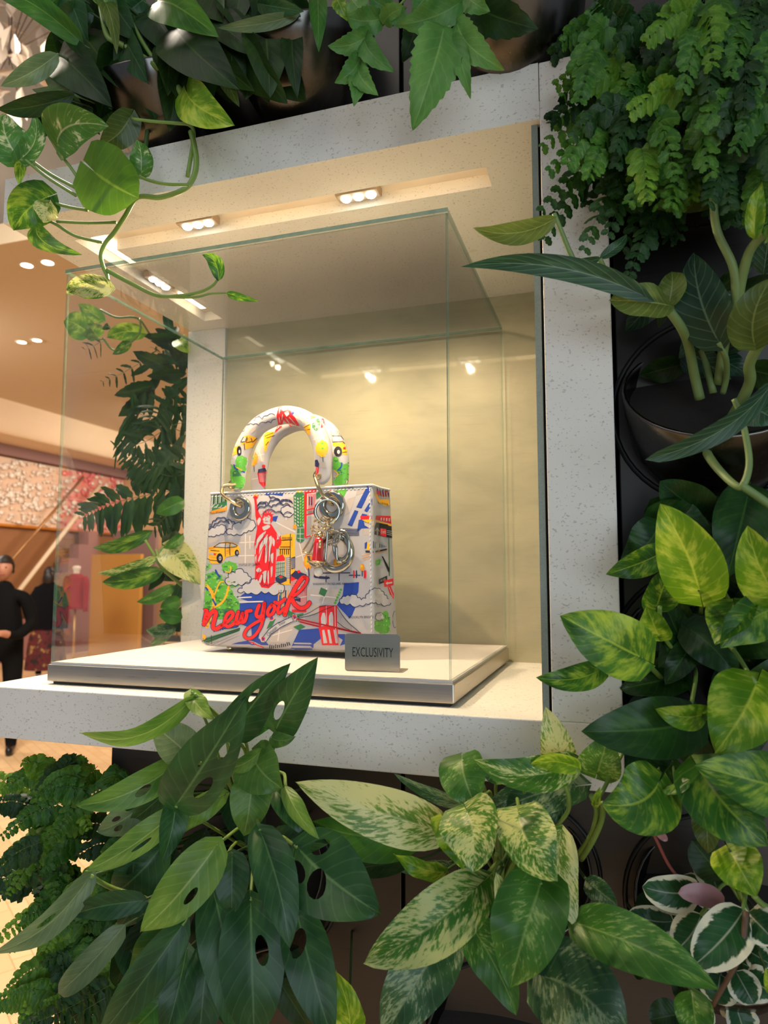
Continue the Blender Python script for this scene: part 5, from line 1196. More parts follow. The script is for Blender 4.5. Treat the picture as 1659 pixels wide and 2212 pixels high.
def frond(plant, mat, pts, n, size, ys, crop='px', tilt=.5, asp=.55, curl=.3, taper=.75, seed=0, teeth=True, stemw=3, smat=None, droop=.3):
    """pinnate frond: rachis through pixel pts, n leaflet pairs of apparent length size (crop units)"""
    sub = random.Random(seed*7919+13); N = len(pts)
    ys = [ys[0]+(ys[1]-ys[0])*k/(N-1) for k in range(N)]
    L_ = smooth_line([atY(*topx(crop, p), y) for p, y in zip(pts, ys)], 8); M_ = len(L_)-1
    q = MB(); uv = []
    def radd(vs_, fs_, us):
        q.add(vs_, fs_); uv.extend(us)
    k_ = CROPS[crop][2]/FPX
    for i_ in range(n):
        t_ = .10+.90*i_/(n-1) if n > 1 else .5
        x = t_*M_; a = min(int(x), M_-1); p = L_[a].lerp(L_[a+1], x-a); tg = (L_[min(a+1, M_)]-L_[max(a-1, 0)]).normalized()
        vdir = (p-CAM).normalized(); sd = vdir.cross(tg).normalized(); nn = tg.cross(sd); nn = nn if nn.dot(vdir) < 0 else -nn
        dpt = (p-CAM).dot(FW); ln = size*k_*dpt*(1-taper*t_**1.6)*(.6+.4*min(1, t_*6))
        for s_ in (-1, 1):
            l2 = ln*sub.uniform(.82, 1.12); d = (sd*s_*math.cos(tilt)+tg*math.sin(tilt)*sub.uniform(.6, 1.3)+nn*sub.uniform(-.35, .35)).normalized()
            wv = (tg-d*tg.dot(d)).normalized(); rr = sub.uniform(-.6, .6); wv = (wv*math.cos(rr)+d.cross(wv)*math.sin(rr)); n3 = d.cross(wv); n3 = n3 if n3.dot(nn) > 0 else -n3
            K = 6; vs_ = []; us = []; fs_ = []; ru = sub.random()*.2
            for j in range(K+1):
                u = j/K; h = (u**.45)*((1-u)**.55)*1.9*l2*asp*.5
                if teeth: h *= 1+(.18 if j % 2 else -.12)
                c = p+d*(l2*u)-n3*(curl*l2*u*u)-Vector((0, 0, droop*l2*u*u))
                for e in (-1, 0, 1):
                    vs_.append(c+wv*(h*e)-n3*(abs(e)*h*.25)); us.append((u*.8+ru, .5+.45*e))
            for j in range(K):
                for e in (0, 1): b = j*3+e; fs_.append((b, b+1, b+4, b+3))
            radd(vs_, fs_, us)
    n0 = len(q.v); q.tube(L_, [stemw*k_*.5*(p-CAM).dot(FW)*(1-.6*i_/M_) for i_, p in enumerate(L_)], 5, 1); uv += [(.5, .3)]*(len(q.v)-n0)
    return q.build('frond', [LM[mat], smat or M_STEMD], plant, True, uvs=uv)
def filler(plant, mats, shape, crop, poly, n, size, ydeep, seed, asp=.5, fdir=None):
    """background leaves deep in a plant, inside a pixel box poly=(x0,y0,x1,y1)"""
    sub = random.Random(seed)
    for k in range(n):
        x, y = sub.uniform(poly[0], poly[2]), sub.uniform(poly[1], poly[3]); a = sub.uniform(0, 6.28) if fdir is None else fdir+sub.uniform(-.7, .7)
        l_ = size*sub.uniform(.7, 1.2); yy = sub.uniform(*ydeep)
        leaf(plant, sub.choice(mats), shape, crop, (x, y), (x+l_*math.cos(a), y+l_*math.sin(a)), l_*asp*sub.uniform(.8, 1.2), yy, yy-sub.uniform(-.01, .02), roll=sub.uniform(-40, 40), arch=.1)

# --- split-leaved plant under the shelf
rootH = atY(560, 1850, .715)
H_ = thing('split_leaf_plant', 'plant with long dark split leaves with holes spilling out under the shelf', 'plant', rootH)
AUTO[H_.name] = rootH
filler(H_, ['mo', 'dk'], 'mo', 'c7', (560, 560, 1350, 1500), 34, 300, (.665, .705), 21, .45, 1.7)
def h(mat, base, tip, w_, y0, y1, **k): return leaf(H_, mat, k.pop('shape', 'mo'), 'c7', base, tip, w_, y0, y1, **k)
h('ml', (925,128), (375,312), 88, .600, .560, bow=-98, arch=.10, roll=48, shape='st', curl=.2)
h('ml', (900,105), (1012,250), 90, .605, .60, bow=20, roll=30, shape='la')
stem(H_, 'c7', [(905,118),(960,230),(1030,420),(1100,700)], 14, [.600,.62,.66,.705])
h('mo', (1110,340), (1372,-20), 190, .62, .585, bow=-28, roll=-15, stem_to=rootH, holes=[(.62,-.30,.07,.16)])
h('mo', (1300,300), (1500,-45), 205, .62, .580, bow=-8, roll=12, stem_to=rootH, holes=[(.34,-.25,.14,.20)])
h('mo', (826,660), (1162,138), 285, .585, .555, bow=6, arch=.06, roll=-10, holes=[(.62,.36,.07,.16),(.30,.40,.10,.20),(.45,-.12,.025,.05)], stem_to=rootH)
h('mo', (832,600), (762,925), 130, .60, .58, bow=-14, arch=.10, roll=15)
h('ml', (1060,600), (790,815), 120, .63, .60, bow=20, roll=25)
h('ml', (850,440), (352,655), 150, .64, .58, bow=-45, arch=.12, roll=10, holes=[(.40,-.25,.075,.24)], stem_to=rootH)
h('mu', (905,440), (718,280), 190, .645, .63, bow=10, roll=-10, stem_to=rootH)
h('mu', (722,600), (455,775), 165, .655, .63, bow=-25, roll=10, holes=[(.35,.35,.08,.16),(.62,.30,.07,.16),(.66,-.35,.07,.2)])
h('mo', (835,530), (608,735), 120, .66, .64, bow=-10, roll=20)
h('ml', (840,675), (402,962), 130, .615, .585, bow=-22, arch=.10, roll=-12, holes=[(.40,-.35,.10,.13)])
h('ml', (1022,838), (664,1250), 235, .585, .555, bow=-18, arch=.10, roll=8, holes=[(.45,-.42,.085,.14)], stem_to=rootH)
h('mo', (760,850), (508,1085), 220, .65, .63, bow=-20, roll=0, holes=[(.45,.35,.10,.15)])
h('mu', (425,985), (-45,1350), 125, .590, .545, bow=-60, arch=.10, roll=25, holes=[(.45,.3,.09,.18)])
stem(H_, 'c7', [(425,985),(520,1040),(680,1090),(880,1160),(1020,1000)], (24, 20), [.590,.61,.63,.67,.71])
h('mo', (672,1105), (342,1172), 125, .60, .585, bow=12, roll=15)
h('mu', (592,1215), (272,1540), 125, .61, .59, bow=-12, roll=-10, shape='st')
h('mo', (1095,880), (1092,1172), 170, .60, .59, roll=-5)
h('mo', (1225,770), (1368,1330), 205, .575, .55, bow=-18, arch=.10, roll=5, stem_to=rootH)
h('mo', (1400,850), (1800,1168), 370, .60, .575, bow=20, arch=.06, roll=0, holes=[(.22,-.45,.08,.26),(.20,.42,.10,.20),(.40,.28,.09,.34)], stem_to=rootH)
h('mo', (1000,1040), (1110,1760), 240, .60, .585, bow=-20, roll=-8, holes=[(.44,-.30,.11,.14)], stem_to=rootH)
h('mo', (1180,1100), (1200,1800), 310, .605, .585, bow=0, roll=5, holes=[(.34,-.30,.10,.20)], stem_to=rootH)
h('mo', (1400,1150), (1570,1760), 230, .61, .59, bow=10, roll=0, holes=[(.24,.25,.09,.42)], stem_to=rootH)
h('mo', (862,1215), (470,1740), 185, .605, .58, bow=-10, roll=12, stem_to=rootH)
h('mo', (880,1330), (760,1800), 160, .625, .60, bow=-10, roll=-10)
h('mo', (980,1320), (930,1850), 190, .635, .62, roll=0)
h('ml', (1190,505), (1148,800), 195, .61, .60, bow=-8, roll=0, stem_to=rootH)
h('ml', (1245,385), (1052,485), 80, .60, .585, bow=-20, roll=30, shape='la')
h('ml', (1190,400), (1335,575), 235, .605, .59, bow=25, roll=-20, stem_to=rootH)
h('ml', (1280,335), (1395,330), 75, .605, .60, bow=15, roll=20)
h('dl', (1150,330), (1298,275), 85, .63, .62, bow=-15, roll=15)
h('ml', (1345,560), (1505,812), 85, .60, .585, bow=18, roll=30, shape='la')
h('mo', (1300,585), (1455,810), 130, .62, .61, bow=-10, roll=0)
h('mo', (1300,800), (1550,835), 130, .63, .62, bow=10, roll=0)
h('pl', (1640,1760), (1585,1430), 150, .63, .60, bow=25, roll=0, wave=.5)
h('dl', (800,1200), (600,1480), 220, .66, .65, bow=-40, roll=0)
h('dl', (780,1560), (600,1740), 200, .66, .65, roll=0)
h('mo', (700,1050), (560,1230), 130, .66, .65)

# --- marbled pothos under the shelf
rootG = atY(1085, 1905, .700)
G_ = thing('marbled_pothos', 'pothos with cream and green marbled leaves in the pot under the shelf', 'plant', rootG)
AUTO[G_.name] = rootG
def g(mat, base, tip, w_, y0, y1, crop='c8', **k): return leaf(G_, mat, k.pop('shape', 'po'), crop, base, tip, w_, y0, y1, **k)
g('dl', (650,760), (90,690), 260, .66, .64, bow=-40, shape='mo', stem_to=rootG)
g('dk', (600,900), (250,960), 130, .69, .68, shape='mo')
g('mc', (800,745), (-5,476), 285, .62, .570, bow=-10, arch=.08, roll=8, shape='mo', stem_to=rootG)
g('ms', (945,605), (528,428), 75, .64, .625, bow=-22, roll=25, shape='la')
g('mg', (900,360), (985,625), 270, .625, .60, bow=15, roll=-10, fold=.35)
g('mg', (1090,400), (1040,470), 150, .66, .65, shape='rd')
g('mq', (1470,385), (965,352), 190, .62, .59, bow=-62, arch=.12, roll=-12, stem_to=rootG)
g('pl', (1530,400), (1265,388), 105, .605, .60, bow=28, roll=35, shape='mo')
stem(G_, 'c8', [(1450,470),(1480,560),(1460,660),(1300,820),(1150,980)], (26, 20), [.61,.62,.64,.67,.70])
stem(G_, 'c8', [(1245,400),(1250,500),(1210,600),(1130,900)], (22, 18), [.62,.64,.66,.70])
g('mc', (1440,430), (1352,66), 190, .645, .625, bow=10, roll=0, shape='mo')
g('ms', (1240,500), (995,650), 130, .66, .64, bow=-10, roll=20)
g('ms', (1500,500), (1040,680), 230, .665, .645, bow=30, roll=-10)
g('ms', (1420,620), (1180,700), 120, .65, .64, bow=-18, roll=10)
g('mq', (930,640), (960,970), 340, .585, .555, bow=-20, arch=.16, roll=-18, fold=.45, stem_to=rootG)
g('mq', (1210,665), (1415,1015), 330, .59, .56, bow=28, arch=.16, roll=20, fold=.45, stem_to=rootG)
g('pl', (810,690), (905,948), 190, .60, .575, bow=-10, roll=-10, fold=.5, wave=.5)
g('pl', (805,965), (530,865), 105, .61, .59, bow=-22, roll=25, wave=.4, shape='mo')
g('ms', (800,930), (570,965), 70, .64, .63)
g('mc', (1440,740), (1530,1268), 200, .63, .60, bow=48, arch=.08, roll=15, shape='mo', stem_to=rootG)
g('mq', (960,1070), (368,1458), 330, .585, .55, bow=-30, arch=.12, roll=0, stem_to=rootG)
g('mg', (1330,1030), (1162,1592), 400, .570, .545, bow=10, arch=.14, roll=-8, fold=.28, stem_to=rootG)
g('mc', (1085,965), (1168,1580), 120, .566, .548, bow=-28, arch=.06, roll=30, shape='la')
g('ms', (1062,1048), (945,1195), 85, .60, .585, bow=-12, roll=20)
g('mg', (930,1225), (1195,1742), 230, .615, .60, bow=-20, roll=-15)
g('ms', (800,1340), (470,1880), 330, .63, .60, bow=10, roll=8)
g('ms', (120,1500), (680,1960), 600, .615, .585, 'cj', bow=-60, roll=0)
g('mg', (330,1130), (1325,1592), 380, .60, .565, 'cj', bow=-30, arch=.1, roll=10, shape='mo')
g('ms', (430,860), (620,1010), 160, .64, .63, 'cj')
g('mg', (1130,1590), (1180,2000), 260, .625, .60, 'cj', roll=0, shape='la')
for x, y, x2, y2 in ((1090,860,1040,1010), (1190,850,1140,1010), (1215,860,1180,1030), (1060,1060,1090,1150), (980,950,1060,1060)):
    stem(G_, 'c8', [(x,y), ((x+x2)/2+10,(y+y2)/2), (x2,y2)], 26, [.65,.68,.70])

# --- golden pothos beside the jamb
rootF = atY(1480, 1430, .705)
F_ = thing('golden_pothos', 'pothos with glossy green and lime leaves crowding the stone jamb', 'plant', rootF)
AUTO[F_.name] = rootF
def f_(mat, base, tip, w_, y0, y1, crop='c6', **k): return leaf(F_, mat, k.pop('shape', 'po'), crop, base, tip, w_, y0, y1, **k)
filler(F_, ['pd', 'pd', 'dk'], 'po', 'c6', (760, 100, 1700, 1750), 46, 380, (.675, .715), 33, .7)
f_('pd', (890,260), (640,470), 300, .67, .66, bow=-40, stem_to=rootF)
f_('po', (905,440), (538,577), 205, .65, .63, bow=-10, roll=15, stem_to=rootF)
f_('po', (890,800), (985,520), 230, .65, .64, roll=-25)
f_('pd', (1520,40), (1380,600), 380, .68, .66)
f_('pl', (1185,690), (912,88), 430, .60, .57, bow=26, arch=.08, roll=5)
stem(F_, 'c6', [(1190,670),(1200,760),(1195,850)], 26, [.602,.64,.68]); stem(F_, 'c6', [(1305,640),(1360,710),(1410,790)], 30, [.62,.65,.68])
f_('pl', (905,1005), (820,800), 200, .63, .62, roll=25)
stem(F_, 'c6', [(912,800),(915,900),(950,1020),(1010,1130),(950,1230)], 30, [.63,.64,.65,.68,.70])
f_('po', (490,1240), (55,1288), 190, .645, .62, bow=-40, roll=-10)
f_('po', (775,1150), (222,862), 430, .60, .575, bow=0, arch=.08, roll=-8)
stem(F_, 'c6', [(775,1150),(850,1220),(920,1290)], 34, [.602,.64,.68])
f_('pd', (1130,960), (1445,1285), 300, .665, .65, bow=-20)
f_('pd', (1120,1080), (950,1340), 190, .67, .66)
f_('pd', (1110,1610), (368,1662), 420, .625, .59, bow=-20, arch=.10, roll=-8, stem_to=rootF)
f_('pl', (1205,1545), (878,1505), 185, .60, .585, bow=-30, roll=20)
f_('pl', (1580,1330), (1290,1815), 500, .60, .575, bow=-20, arch=.14, roll=-8, wave=.2, stem_to=rootF)
f_('pl', (1720,720), (1518,240), 360, .61, .58, bow=-30, roll=0, stem_to=rootF)
f_('po', (1420,780), (1288,1060), 300, .625, .60, bow=-20, roll=-30)
f_('po', (1690,820), (1330,1085), 320, .62, .60, bow=30, roll=20)
f_('pl', (1720,1470), (1522,1652), 180, .60, .58, bow=-14)
f_('po', (1880,230), (1152,42), 430, .59, .565, 'cj', bow=0, arch=.1, roll=-5, shape='mo')
f_('po', (1190,80), (1660,600), 480, .605, .585, 'cj', bow=30, roll=10)
f_('po', (905,165), (512,305), 480, .60, .58, 'cj', bow=-70, arch=.10, roll=0)
f_('po', (1020,170), (1060,240), 200, .60, .59, 'cj', shape='rd')
f_('pd', (1000,20), (880,170), 250, .64, .63, 'cj')
f_('mg', (480,1950), (560,1690), 300, .625, .61, 'c6', roll=0)
f_('pl', (460,330), (500,190), 60, .60, .59, 'cj', shape='la')
stem(F_, 'cj', [(440,250),(478,360),(440,520),(350,660)], 40, [.62,.63,.66,.70]); stem(F_, 'cj', [(520,305),(510,420),(450,560),(370,690)], 40, [.60,.63,.66,.70])
f_('pl', (1400,640), (1578,950), 340, .605, .58, 'cj', bow=0, roll=5)
stem(F_, 'cj', [(1560,940),(1620,1000),(1700,1040)], 40, [.60,.62,.64])
f_('pu', (1230,320), (1245,655), 200, .66, .65, 'cj', wave=.3, shape='mo')
f_('pl', (1690,1600), (1640,1440), 90, .60, .59, 'cj')
f_('pd', (1180,200), (1000,250), 130, .67, .66, 'cj')

# --- long-leaved philodendron
rootE = atY(1540, 860, .705)
E_p = thing('veined_philodendron', 'philodendron with long pale veined leaves and thick stems reaching over the stone jamb', 'plant', rootE)
def e_(mat, base, tip, w_, y0, y1, crop='c5', **k): return leaf(E_p, mat, k.pop('shape', 'la'), crop, base, tip, w_, y0, y1, **k)
filler(E_p, ['ph', 'dk'], 'la', 'c5', (1080, 420, 1650, 1000), 14, 260, (.70, .735), 5, .5)
e_('pu', (545,120), (102,175), 128, .61, .585, bow=-52, arch=.05, roll=15)
stem(E_p, 'c5', [(530,100),(570,200),(620,320),(690,440),(860,500),(1100,520),(1300,800),(1370,1050)], (24, 40), [.61,.615,.62,.63,.65,.675,.70,.70], M_STEMP)
e_('ph', (1000,535), (36,382), 130, .61, .575, bow=72, arch=.04, roll=-8, shape='mo')
e_('pu', (1155,590), (820,560), 175, .635, .612, bow=10, roll=-35, shape='ob')
e_('pu', (1130,600), (1150,405), 150, .64, .65, bow=10, roll=20)
stem(E_p, 'c5', [(1120,590),(1200,700),(1240,800),(1270,950),(1300,1080)], (48, 54), [.635,.65,.67,.69,.70], M_STEMP)
e_('ph', (775,335), (553,366), 50, .63, .615, bow=-12, roll=15); e_('ph', (770,335), (915,210), 62, .63, .635, bow=14, roll=10)
stem(E_p, 'c5', [(770,340),(810,420),(870,505)], 28, [.63,.64,.652], M_STEMP)
e_('pu', (1250,980), (770,1360), 420, .665, .63, 'c4', bow=-50, roll=-10, shape='mo')
e_('pu', (1140,1330), (1130,1075), 70, .62, .61, 'c4', bow=8)
e_('ph', (1405,790), (1270,310), 270, .66, .65, bow=-30, roll=8, shape='mo')
stem(E_p, 'c5', [(1395,780),(1435,860),(1440,960),(1420,1050)], 32, [.66,.67,.69,.70], M_STEMP)
e_('pu', (1590,800), (1680,440), 250, .61, .58, bow=-40, roll=-5, shape='mo')
stem(E_p, 'c5', [(1690,720),(1610,800),(1560,900),(1560,1000),(1470,1180),(1390,1300)], (54, 62), [.60,.62,.64,.66,.69,.70], M_STEMP)
e_('ph', (1690,985), (1012,1400), 110, .60, .575, bow=-75, arch=.06, roll=18, shape='st')
stem(E_p, 'c5', [(1480,1080),(1520,1180),(1560,1400),(1530,1530),(1480,1530),(1380,1430),(1330,1340),(1360,1270)], (30, 50), [.62,.62,.615,.61,.615,.64,.68,.70], M_STEMP)
stem(E_p, 'c5', [(1510,1530),(1600,1590),(1700,1660)], 44, [.61,.61,.61], M_STEMP)
stem(E_p, 'c5', [(1365,-20),(1390,190),(1480,400),(1480,620),(1430,780),(1400,1000)], (40, 56), [.61,.62,.63,.65,.68,.70], M_STEMP)
stem(E_p, 'c5', [(1700,160),(1580,270),(1530,400),(1490,600)], (44, 60), [.60,.615,.63,.65], M_STEMP)
e_('pl', (1405,1550), (1450,1180), 120, .60, .59, 'c4', bow=-14, wave=.6)
e_('ph', (1540,1100), (1720,1200), 200, .66, .65, roll=10); e_('ph', (1500,640), (1680,780), 120, .66, .65)

# --- hoya
rootJ = atY(1600, 1945, .705)
J_ = thing('white_edged_hoya', 'hoya with small white rimmed leaves and a reddish stem', 'plant', rootJ)
AUTO[J_.name] = rootJ
def j_(mat, base, tip, w_, y0, y1, **k): return leaf(J_, mat, 'rd', 'cj', base, tip, w_, y0, y1, **k)
filler(J_, ['hy', 'dk'], 'rd', 'cj', (900, 950, 1700, 1700), 16, 260, (.68, .71), 8, .7)
j_('hy', (1180,900), (790,880), 240, .66, .64, bow=-30, roll=10); j_('dk', (1330,800), (1130,560), 250, .68, .67)
j_('hy', (1300,880), (1190,560), 220, .685, .68); j_('hy', (1150,980), (880,1000), 160, .68, .67)
j_('hy', (1000,1120), (690,1060), 190, .67, .66, bow=-20)
j_('hy', (1195,1080), (1010,1330), 270, .65, .63, bow=-20, stem_to=rootJ); j_('hy', (1490,1040), (1150,1420), 330, .63, .60, bow=-20, stem_to=rootJ); j_('hy', (1520,1060), (1720,1270), 260, .63, .61, stem_to=rootJ)
j_('hy', (1480,1340), (1520,1080), 90, .66, .65); j_('hy', (1440,1470), (1560,1690), 220, .64, .63); j_('hy', (1330,1490), (1300,1690), 260, .66, .65); j_('hy', (1500,1500), (1700,1620), 240, .66, .65)
o = j_('hp', (1350,1000), (1035,925), 150, .65, .63, bow=28); 
j_('hy', (1520,1320), (1680,1420), 180, .67, .66); j_('dk', (1050,1760), (840,1800), 220, .68, .67)
stem(J_, 'cj', [(835,440),(890,560),(1000,770),(1150,890),(1290,940)], (24, 20), [.63,.635,.65,.66,.69], M_STEMR)
leaf(J_, 'hp', 'rd', 'cj', (890,495), (965,565), 55, .63, .625)
stem(J_, 'cj', [(1510,1050),(1480,1300),(1430,1430),(1310,1640),(1280,1700)], (44, 30), [.62,.61,.61,.615,.62], M_STEMB)

# --- trailing pothos over the lintel
rootA = atY(330, 160, .690)
A_ = thing('trailing_pothos', 'pothos vine with heart shaped leaves trailing over the stone lintel', 'plant', rootA)
def a_(mat, base, tip, w_, y0, y1, **k): return leaf(A_, mat, k.pop('shape', 'po'), 'c2', base, tip, w_, y0, y1, **k)
a_('pl', (1045,515), (1315,705), 235, .63, .615, bow=28, roll=0)
stem(A_, 'c2', [(560,20),(600,200),(680,250),(800,320),(900,390),(980,470),(1030,540)], (30, 40), [.66,.64,.64,.64,.645,.65,.64])
stem(A_, 'c2', [(680,-10),(740,130),(800,240),(880,360)], 24, [.63,.635,.64,.645]); stem(A_, 'c2', [(765,-10),(820,90),(870,190)], 26, [.65,.66,.67])
stem(A_, 'c2', [(1070,740),(1085,800),(1100,900),(1085,990),(1030,1060),(900,1105),(770,1105),(700,1210),(640,1300),(590,1360),(565,1430),(580,1500),(600,1545),(605,1590)], (34, 20), [.66,.655,.65,.645,.64,.635,.63,.63,.63,.63,.63,.63,.63,.625])
stem(A_, 'c2', [(600,1515),(740,1590),(880,1655),(1010,1655),(1120,1635),(1190,1600),(1222,1560)], (26, 14), [.63,.625,.62,.62,.62,.62,.62])
stem(A_, 'c2', [(890,1660),(1080,1665),(1180,1645),(1275,1640)], (18, 10), [.622,.62,.62,.62])
stem(A_, 'c2', [(1050,990),(1085,760),(1060,700),(990,690),(860,680),(740,665)], (24, 16), [.66,.66,.665,.66,.655,.65])
stem(A_, 'c2', [(800,430),(790,500),(830,560),(830,680),(810,860),(790,960)], 24, [.69,.69,.69,.68,.66,.645], M_STEMD); stem(A_, 'c2', [(430,320),(560,430),(720,520),(790,500)], 14, [.67,.68,.69,.69], M_STEMB)
a_('ph2', (530,962), (780,1112), 385, .60, .585, bow=10, arch=.05, roll=0, shape='ht')
a_('po', (265,1105), (78,1290), 235, .61, .60, bow=24)
a_('mc', (275,1135), (245,1248), 135, .60, .595, roll=10, curl=.6)
a_('po', (205,1250), (458,1425), 110, .60, .59, bow=62, roll=20, shape='la')
a_('pv', (100,880), (30,640), 230, .62, .61, bow=-30); a_('pv', (115,890), (190,640), 120, .615, .61, bow=40, roll=30)
a_('pl', (130,900), (110,1045), 60, .62, .615, bow=10, shape='la')
a_('pv', (320,800), (608,708), 250, .61, .60, bow=-58)
a_('pu', (725,660), (555,815), 170, .655, .65, bow=-20)
a_('pv', (790,960), (770,780), 130, .625, .62, bow=10, curl=.4)
a_('mc', (590,1605), (372,1645), 130, .62, .61, bow=24, roll=10); a_('po', (560,1640), (390,1600), 70, .622, .612, bow=-14)
a_('po', (1222,1575), (1130,1426), 85, .62, .615, bow=40, shape='la'); a_('po', (1270,1640), (1452,1688), 46, .62, .615, bow=4, shape='la')
for pts in ([(435,995),(390,930),(350,880)], [(425,1095),(260,990),(150,900),(115,870)], [(420,1050),(290,980),(190,910)], [(490,1178),(390,1160),(300,1135),(265,1110)], [(650,1245),(480,1248),(320,1240)], [(570,1358),(420,1320),(320,1260),(270,1235)], [(1060,1035),(920,1030),(820,1005),(780,985)], [(540,960),(620,1000),(770,1100)]):
    stem(A_, 'c2', pts, 18, .618)

# --- dark broad-leaved plant above the lintel
rootB = atY(560, 60, .690)
B_ = thing('broad_leaf_plant', 'mixed dark broad leaved foliage above the stone lintel', 'plant', rootB)
AUTO[B_.name] = rootB
def b_f(mat, base, tip, w_, y0, y1, crop='c2', **k): return leaf(B_, mat, k.pop('shape', 'mo'), crop, base, tip, w_, y0, y1, **k)
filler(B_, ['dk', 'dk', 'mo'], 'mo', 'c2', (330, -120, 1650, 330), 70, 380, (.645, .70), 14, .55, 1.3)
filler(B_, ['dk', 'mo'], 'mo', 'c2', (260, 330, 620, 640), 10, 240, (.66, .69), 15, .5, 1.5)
b_f('dl', (470,255), (0,-40), 135, .63, .60, bow=42, wave=.3, shape='st'); b_f('dl', (330,-20), (180,110), 120, .64, .63, wave=.4)
b_f('dl', (880,10), (1225,210), 235, .62, .60, bow=-30, shape='po'); b_f('dk', (990,160), (1345,505), 330, .64, .61, bow=20, roll=8, shape='po'); b_f('dk', (1475,140), (1512,548), 270, .65, .63, bow=-8)
b_f('dk', (330,320), (632,605), 260, .65, .63, bow=-18); b_f('dk', (420,530), (-20,612), 115, .62, .60, bow=-18, wave=.2, shape='la'); b_f('mu', (325,300), (5,480), 120, .62, .60, bow=-14, wave=.3, shape='la')
b_f('mu', (400,480), (180,500), 60, .63, .62, bow=-20, shape='la'); b_f('mo', (510,70), (310,100), 130, .65, .64); b_f('pu', (545,-20), (655,305), 95, .63, .61, bow=-35, roll=20, shape='la')
b_f('mu', (1680,80), (1218,155), 80, .63, .61, bow=-14, shape='la'); b_f('mo', (800,0), (610,150), 180, .65, .64); b_f('dk', (260,630), (215,795), 115, .64, .63)
b_f('dk', (170,150), (195,505), 115, .65, .64, 'c3', bow=8); b_f('dl', (300,-30), (305,270), 95, .62, .61, 'c3'); b_f('dk', (60,330), (240,520), 220, .675, .67, 'c3'); b_f('mo', (0,20), (230,60), 100, .63, .62, 'c3')
b_f('dk', (400,560), (200,680), 120, .64, .63, wave=.3); b_f('dk', (470,400), (560,640), 170, .665, .66); b_f('mu', (690,190), (640,450), 100, .66, .65, bow=-12); b_f('pu', (1250,420), (1340,600), 90, .65, .645)
b_f('po', (640,-30), (520,0), 140, .62, .61, shape='po')

# --- toothed fern leaves above the lintel
rootC = atY(980, -10, .690)
C_ = thing('toothed_fern', 'fern with large toothed green leaflets hanging over the stone lintel', 'plant', rootC)
def c_f(base, tip, w_, bow=0, mat='fl', y=.62, **k): return leaf(C_, mat, k.pop('shape', 'mo'), 'c3', base, tip, w_, y, y-.012, bow=bow, teeth=k.pop('teeth', 7), wave=k.pop('wave', .25), **k)
stem(C_, 'c3', [(760,-20),(690,60),(640,120),(580,180),(525,270),(495,385)], 12, [.66,.64,.63,.625,.62,.62])
for bse, tp, w_, bw in (((575,160),(350,235),115,-26), ((540,190),(695,372),115,26), ((520,280),(385,425),115,-22), ((508,345),(610,492),110,18), ((492,385),(485,545),100,-14), ((625,95),(440,85),135,-14), ((640,115),(755,40),105,-16), ((700,60),(800,150),90,10), ((680,50),(560,-30),110,-10)): c_f(bse, tp, w_, bw)
stem(C_, 'c3', [(1070,-20),(1040,60),(1015,110),(945,150)], 14, [.63,.62,.615,.61])
c_f((945,145), (785,668), 260, -8, y=.605, teeth=11); c_f((1025,15), (705,125), 160, -20, y=.61, teeth=8); c_f((950,180), (1082,508), 115, -22, y=.612, teeth=8); c_f((1015,115), (1255,358), 165, 34, y=.61, teeth=8)
c_f((1100,30), (1428,150), 215, 10, 'dk', y=.635, teeth=8); c_f((800,130), (730,320), 120, -8, 'dk', y=.66); c_f((1060,-30), (1180,60), 130, 10, y=.62); c_f((860,-20), (780,70), 140, 0, y=.63)
c_f((900,-10), (960,60), 200, 0, 'dl', y=.64); c_f((470,-10), (560,110), 150, 0, y=.64); c_f((400,0), (450,110), 80, 0, 'pl', y=.62)

# --- bushy fern beside the jamb
rootD = atY(1500, 200, .715)
D_ = thing('bushy_fern', 'bushy green fern with crinkled leaflets filling the corner beside the stone jamb', 'plant', rootD)
left = [((430,160),(170,270)), ((600,330),(140,540)), ((520,420),(180,610)), ((560,560),(100,790)), ((560,620),(50,930)), ((520,760),(90,1090)), ((560,900),(45,1345)), ((480,1000),(55,1530)), ((560,1080),(310,1600)), ((640,700),(330,1000)), ((500,200),(330,100)), ((640,250),(380,10)), ((760,520),(440,620)), ((800,700),(430,870)), ((780,800),(390,1050)),
        ((830,880),(420,1150)), ((820,980),(500,1230)), ((720,1050),(460,1500)), ((850,1000),(650,1330)), ((900,1100),(560,1600)), ((840,1300),(600,1760)), ((860,500),(640,610)), ((800,480),(830,1000))]
k = 0
for (b0, t0) in left:
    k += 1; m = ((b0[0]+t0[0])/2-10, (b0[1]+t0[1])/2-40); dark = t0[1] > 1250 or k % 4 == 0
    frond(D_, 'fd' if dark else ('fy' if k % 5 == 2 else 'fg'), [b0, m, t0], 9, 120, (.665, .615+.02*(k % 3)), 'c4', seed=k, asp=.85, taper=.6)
sub = random.Random(77)
for kk_ in range(150):
    x, y = sub.uniform(380, 1600), sub.uniform(-80, 1150)
    if x < 700 and y > 1000: continue
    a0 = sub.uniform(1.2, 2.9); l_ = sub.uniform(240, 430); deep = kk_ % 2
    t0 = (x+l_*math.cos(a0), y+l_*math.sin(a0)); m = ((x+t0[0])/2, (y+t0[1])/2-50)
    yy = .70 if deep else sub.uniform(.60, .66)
    frond(D_, ('fd' if deep else sub.choice(['fg', 'fg', 'fy', 'fd'])), [(x, y), m, t0], 9, 128, (yy, yy-.025), 'c4', seed=200+kk_, asp=.9, taper=.55)

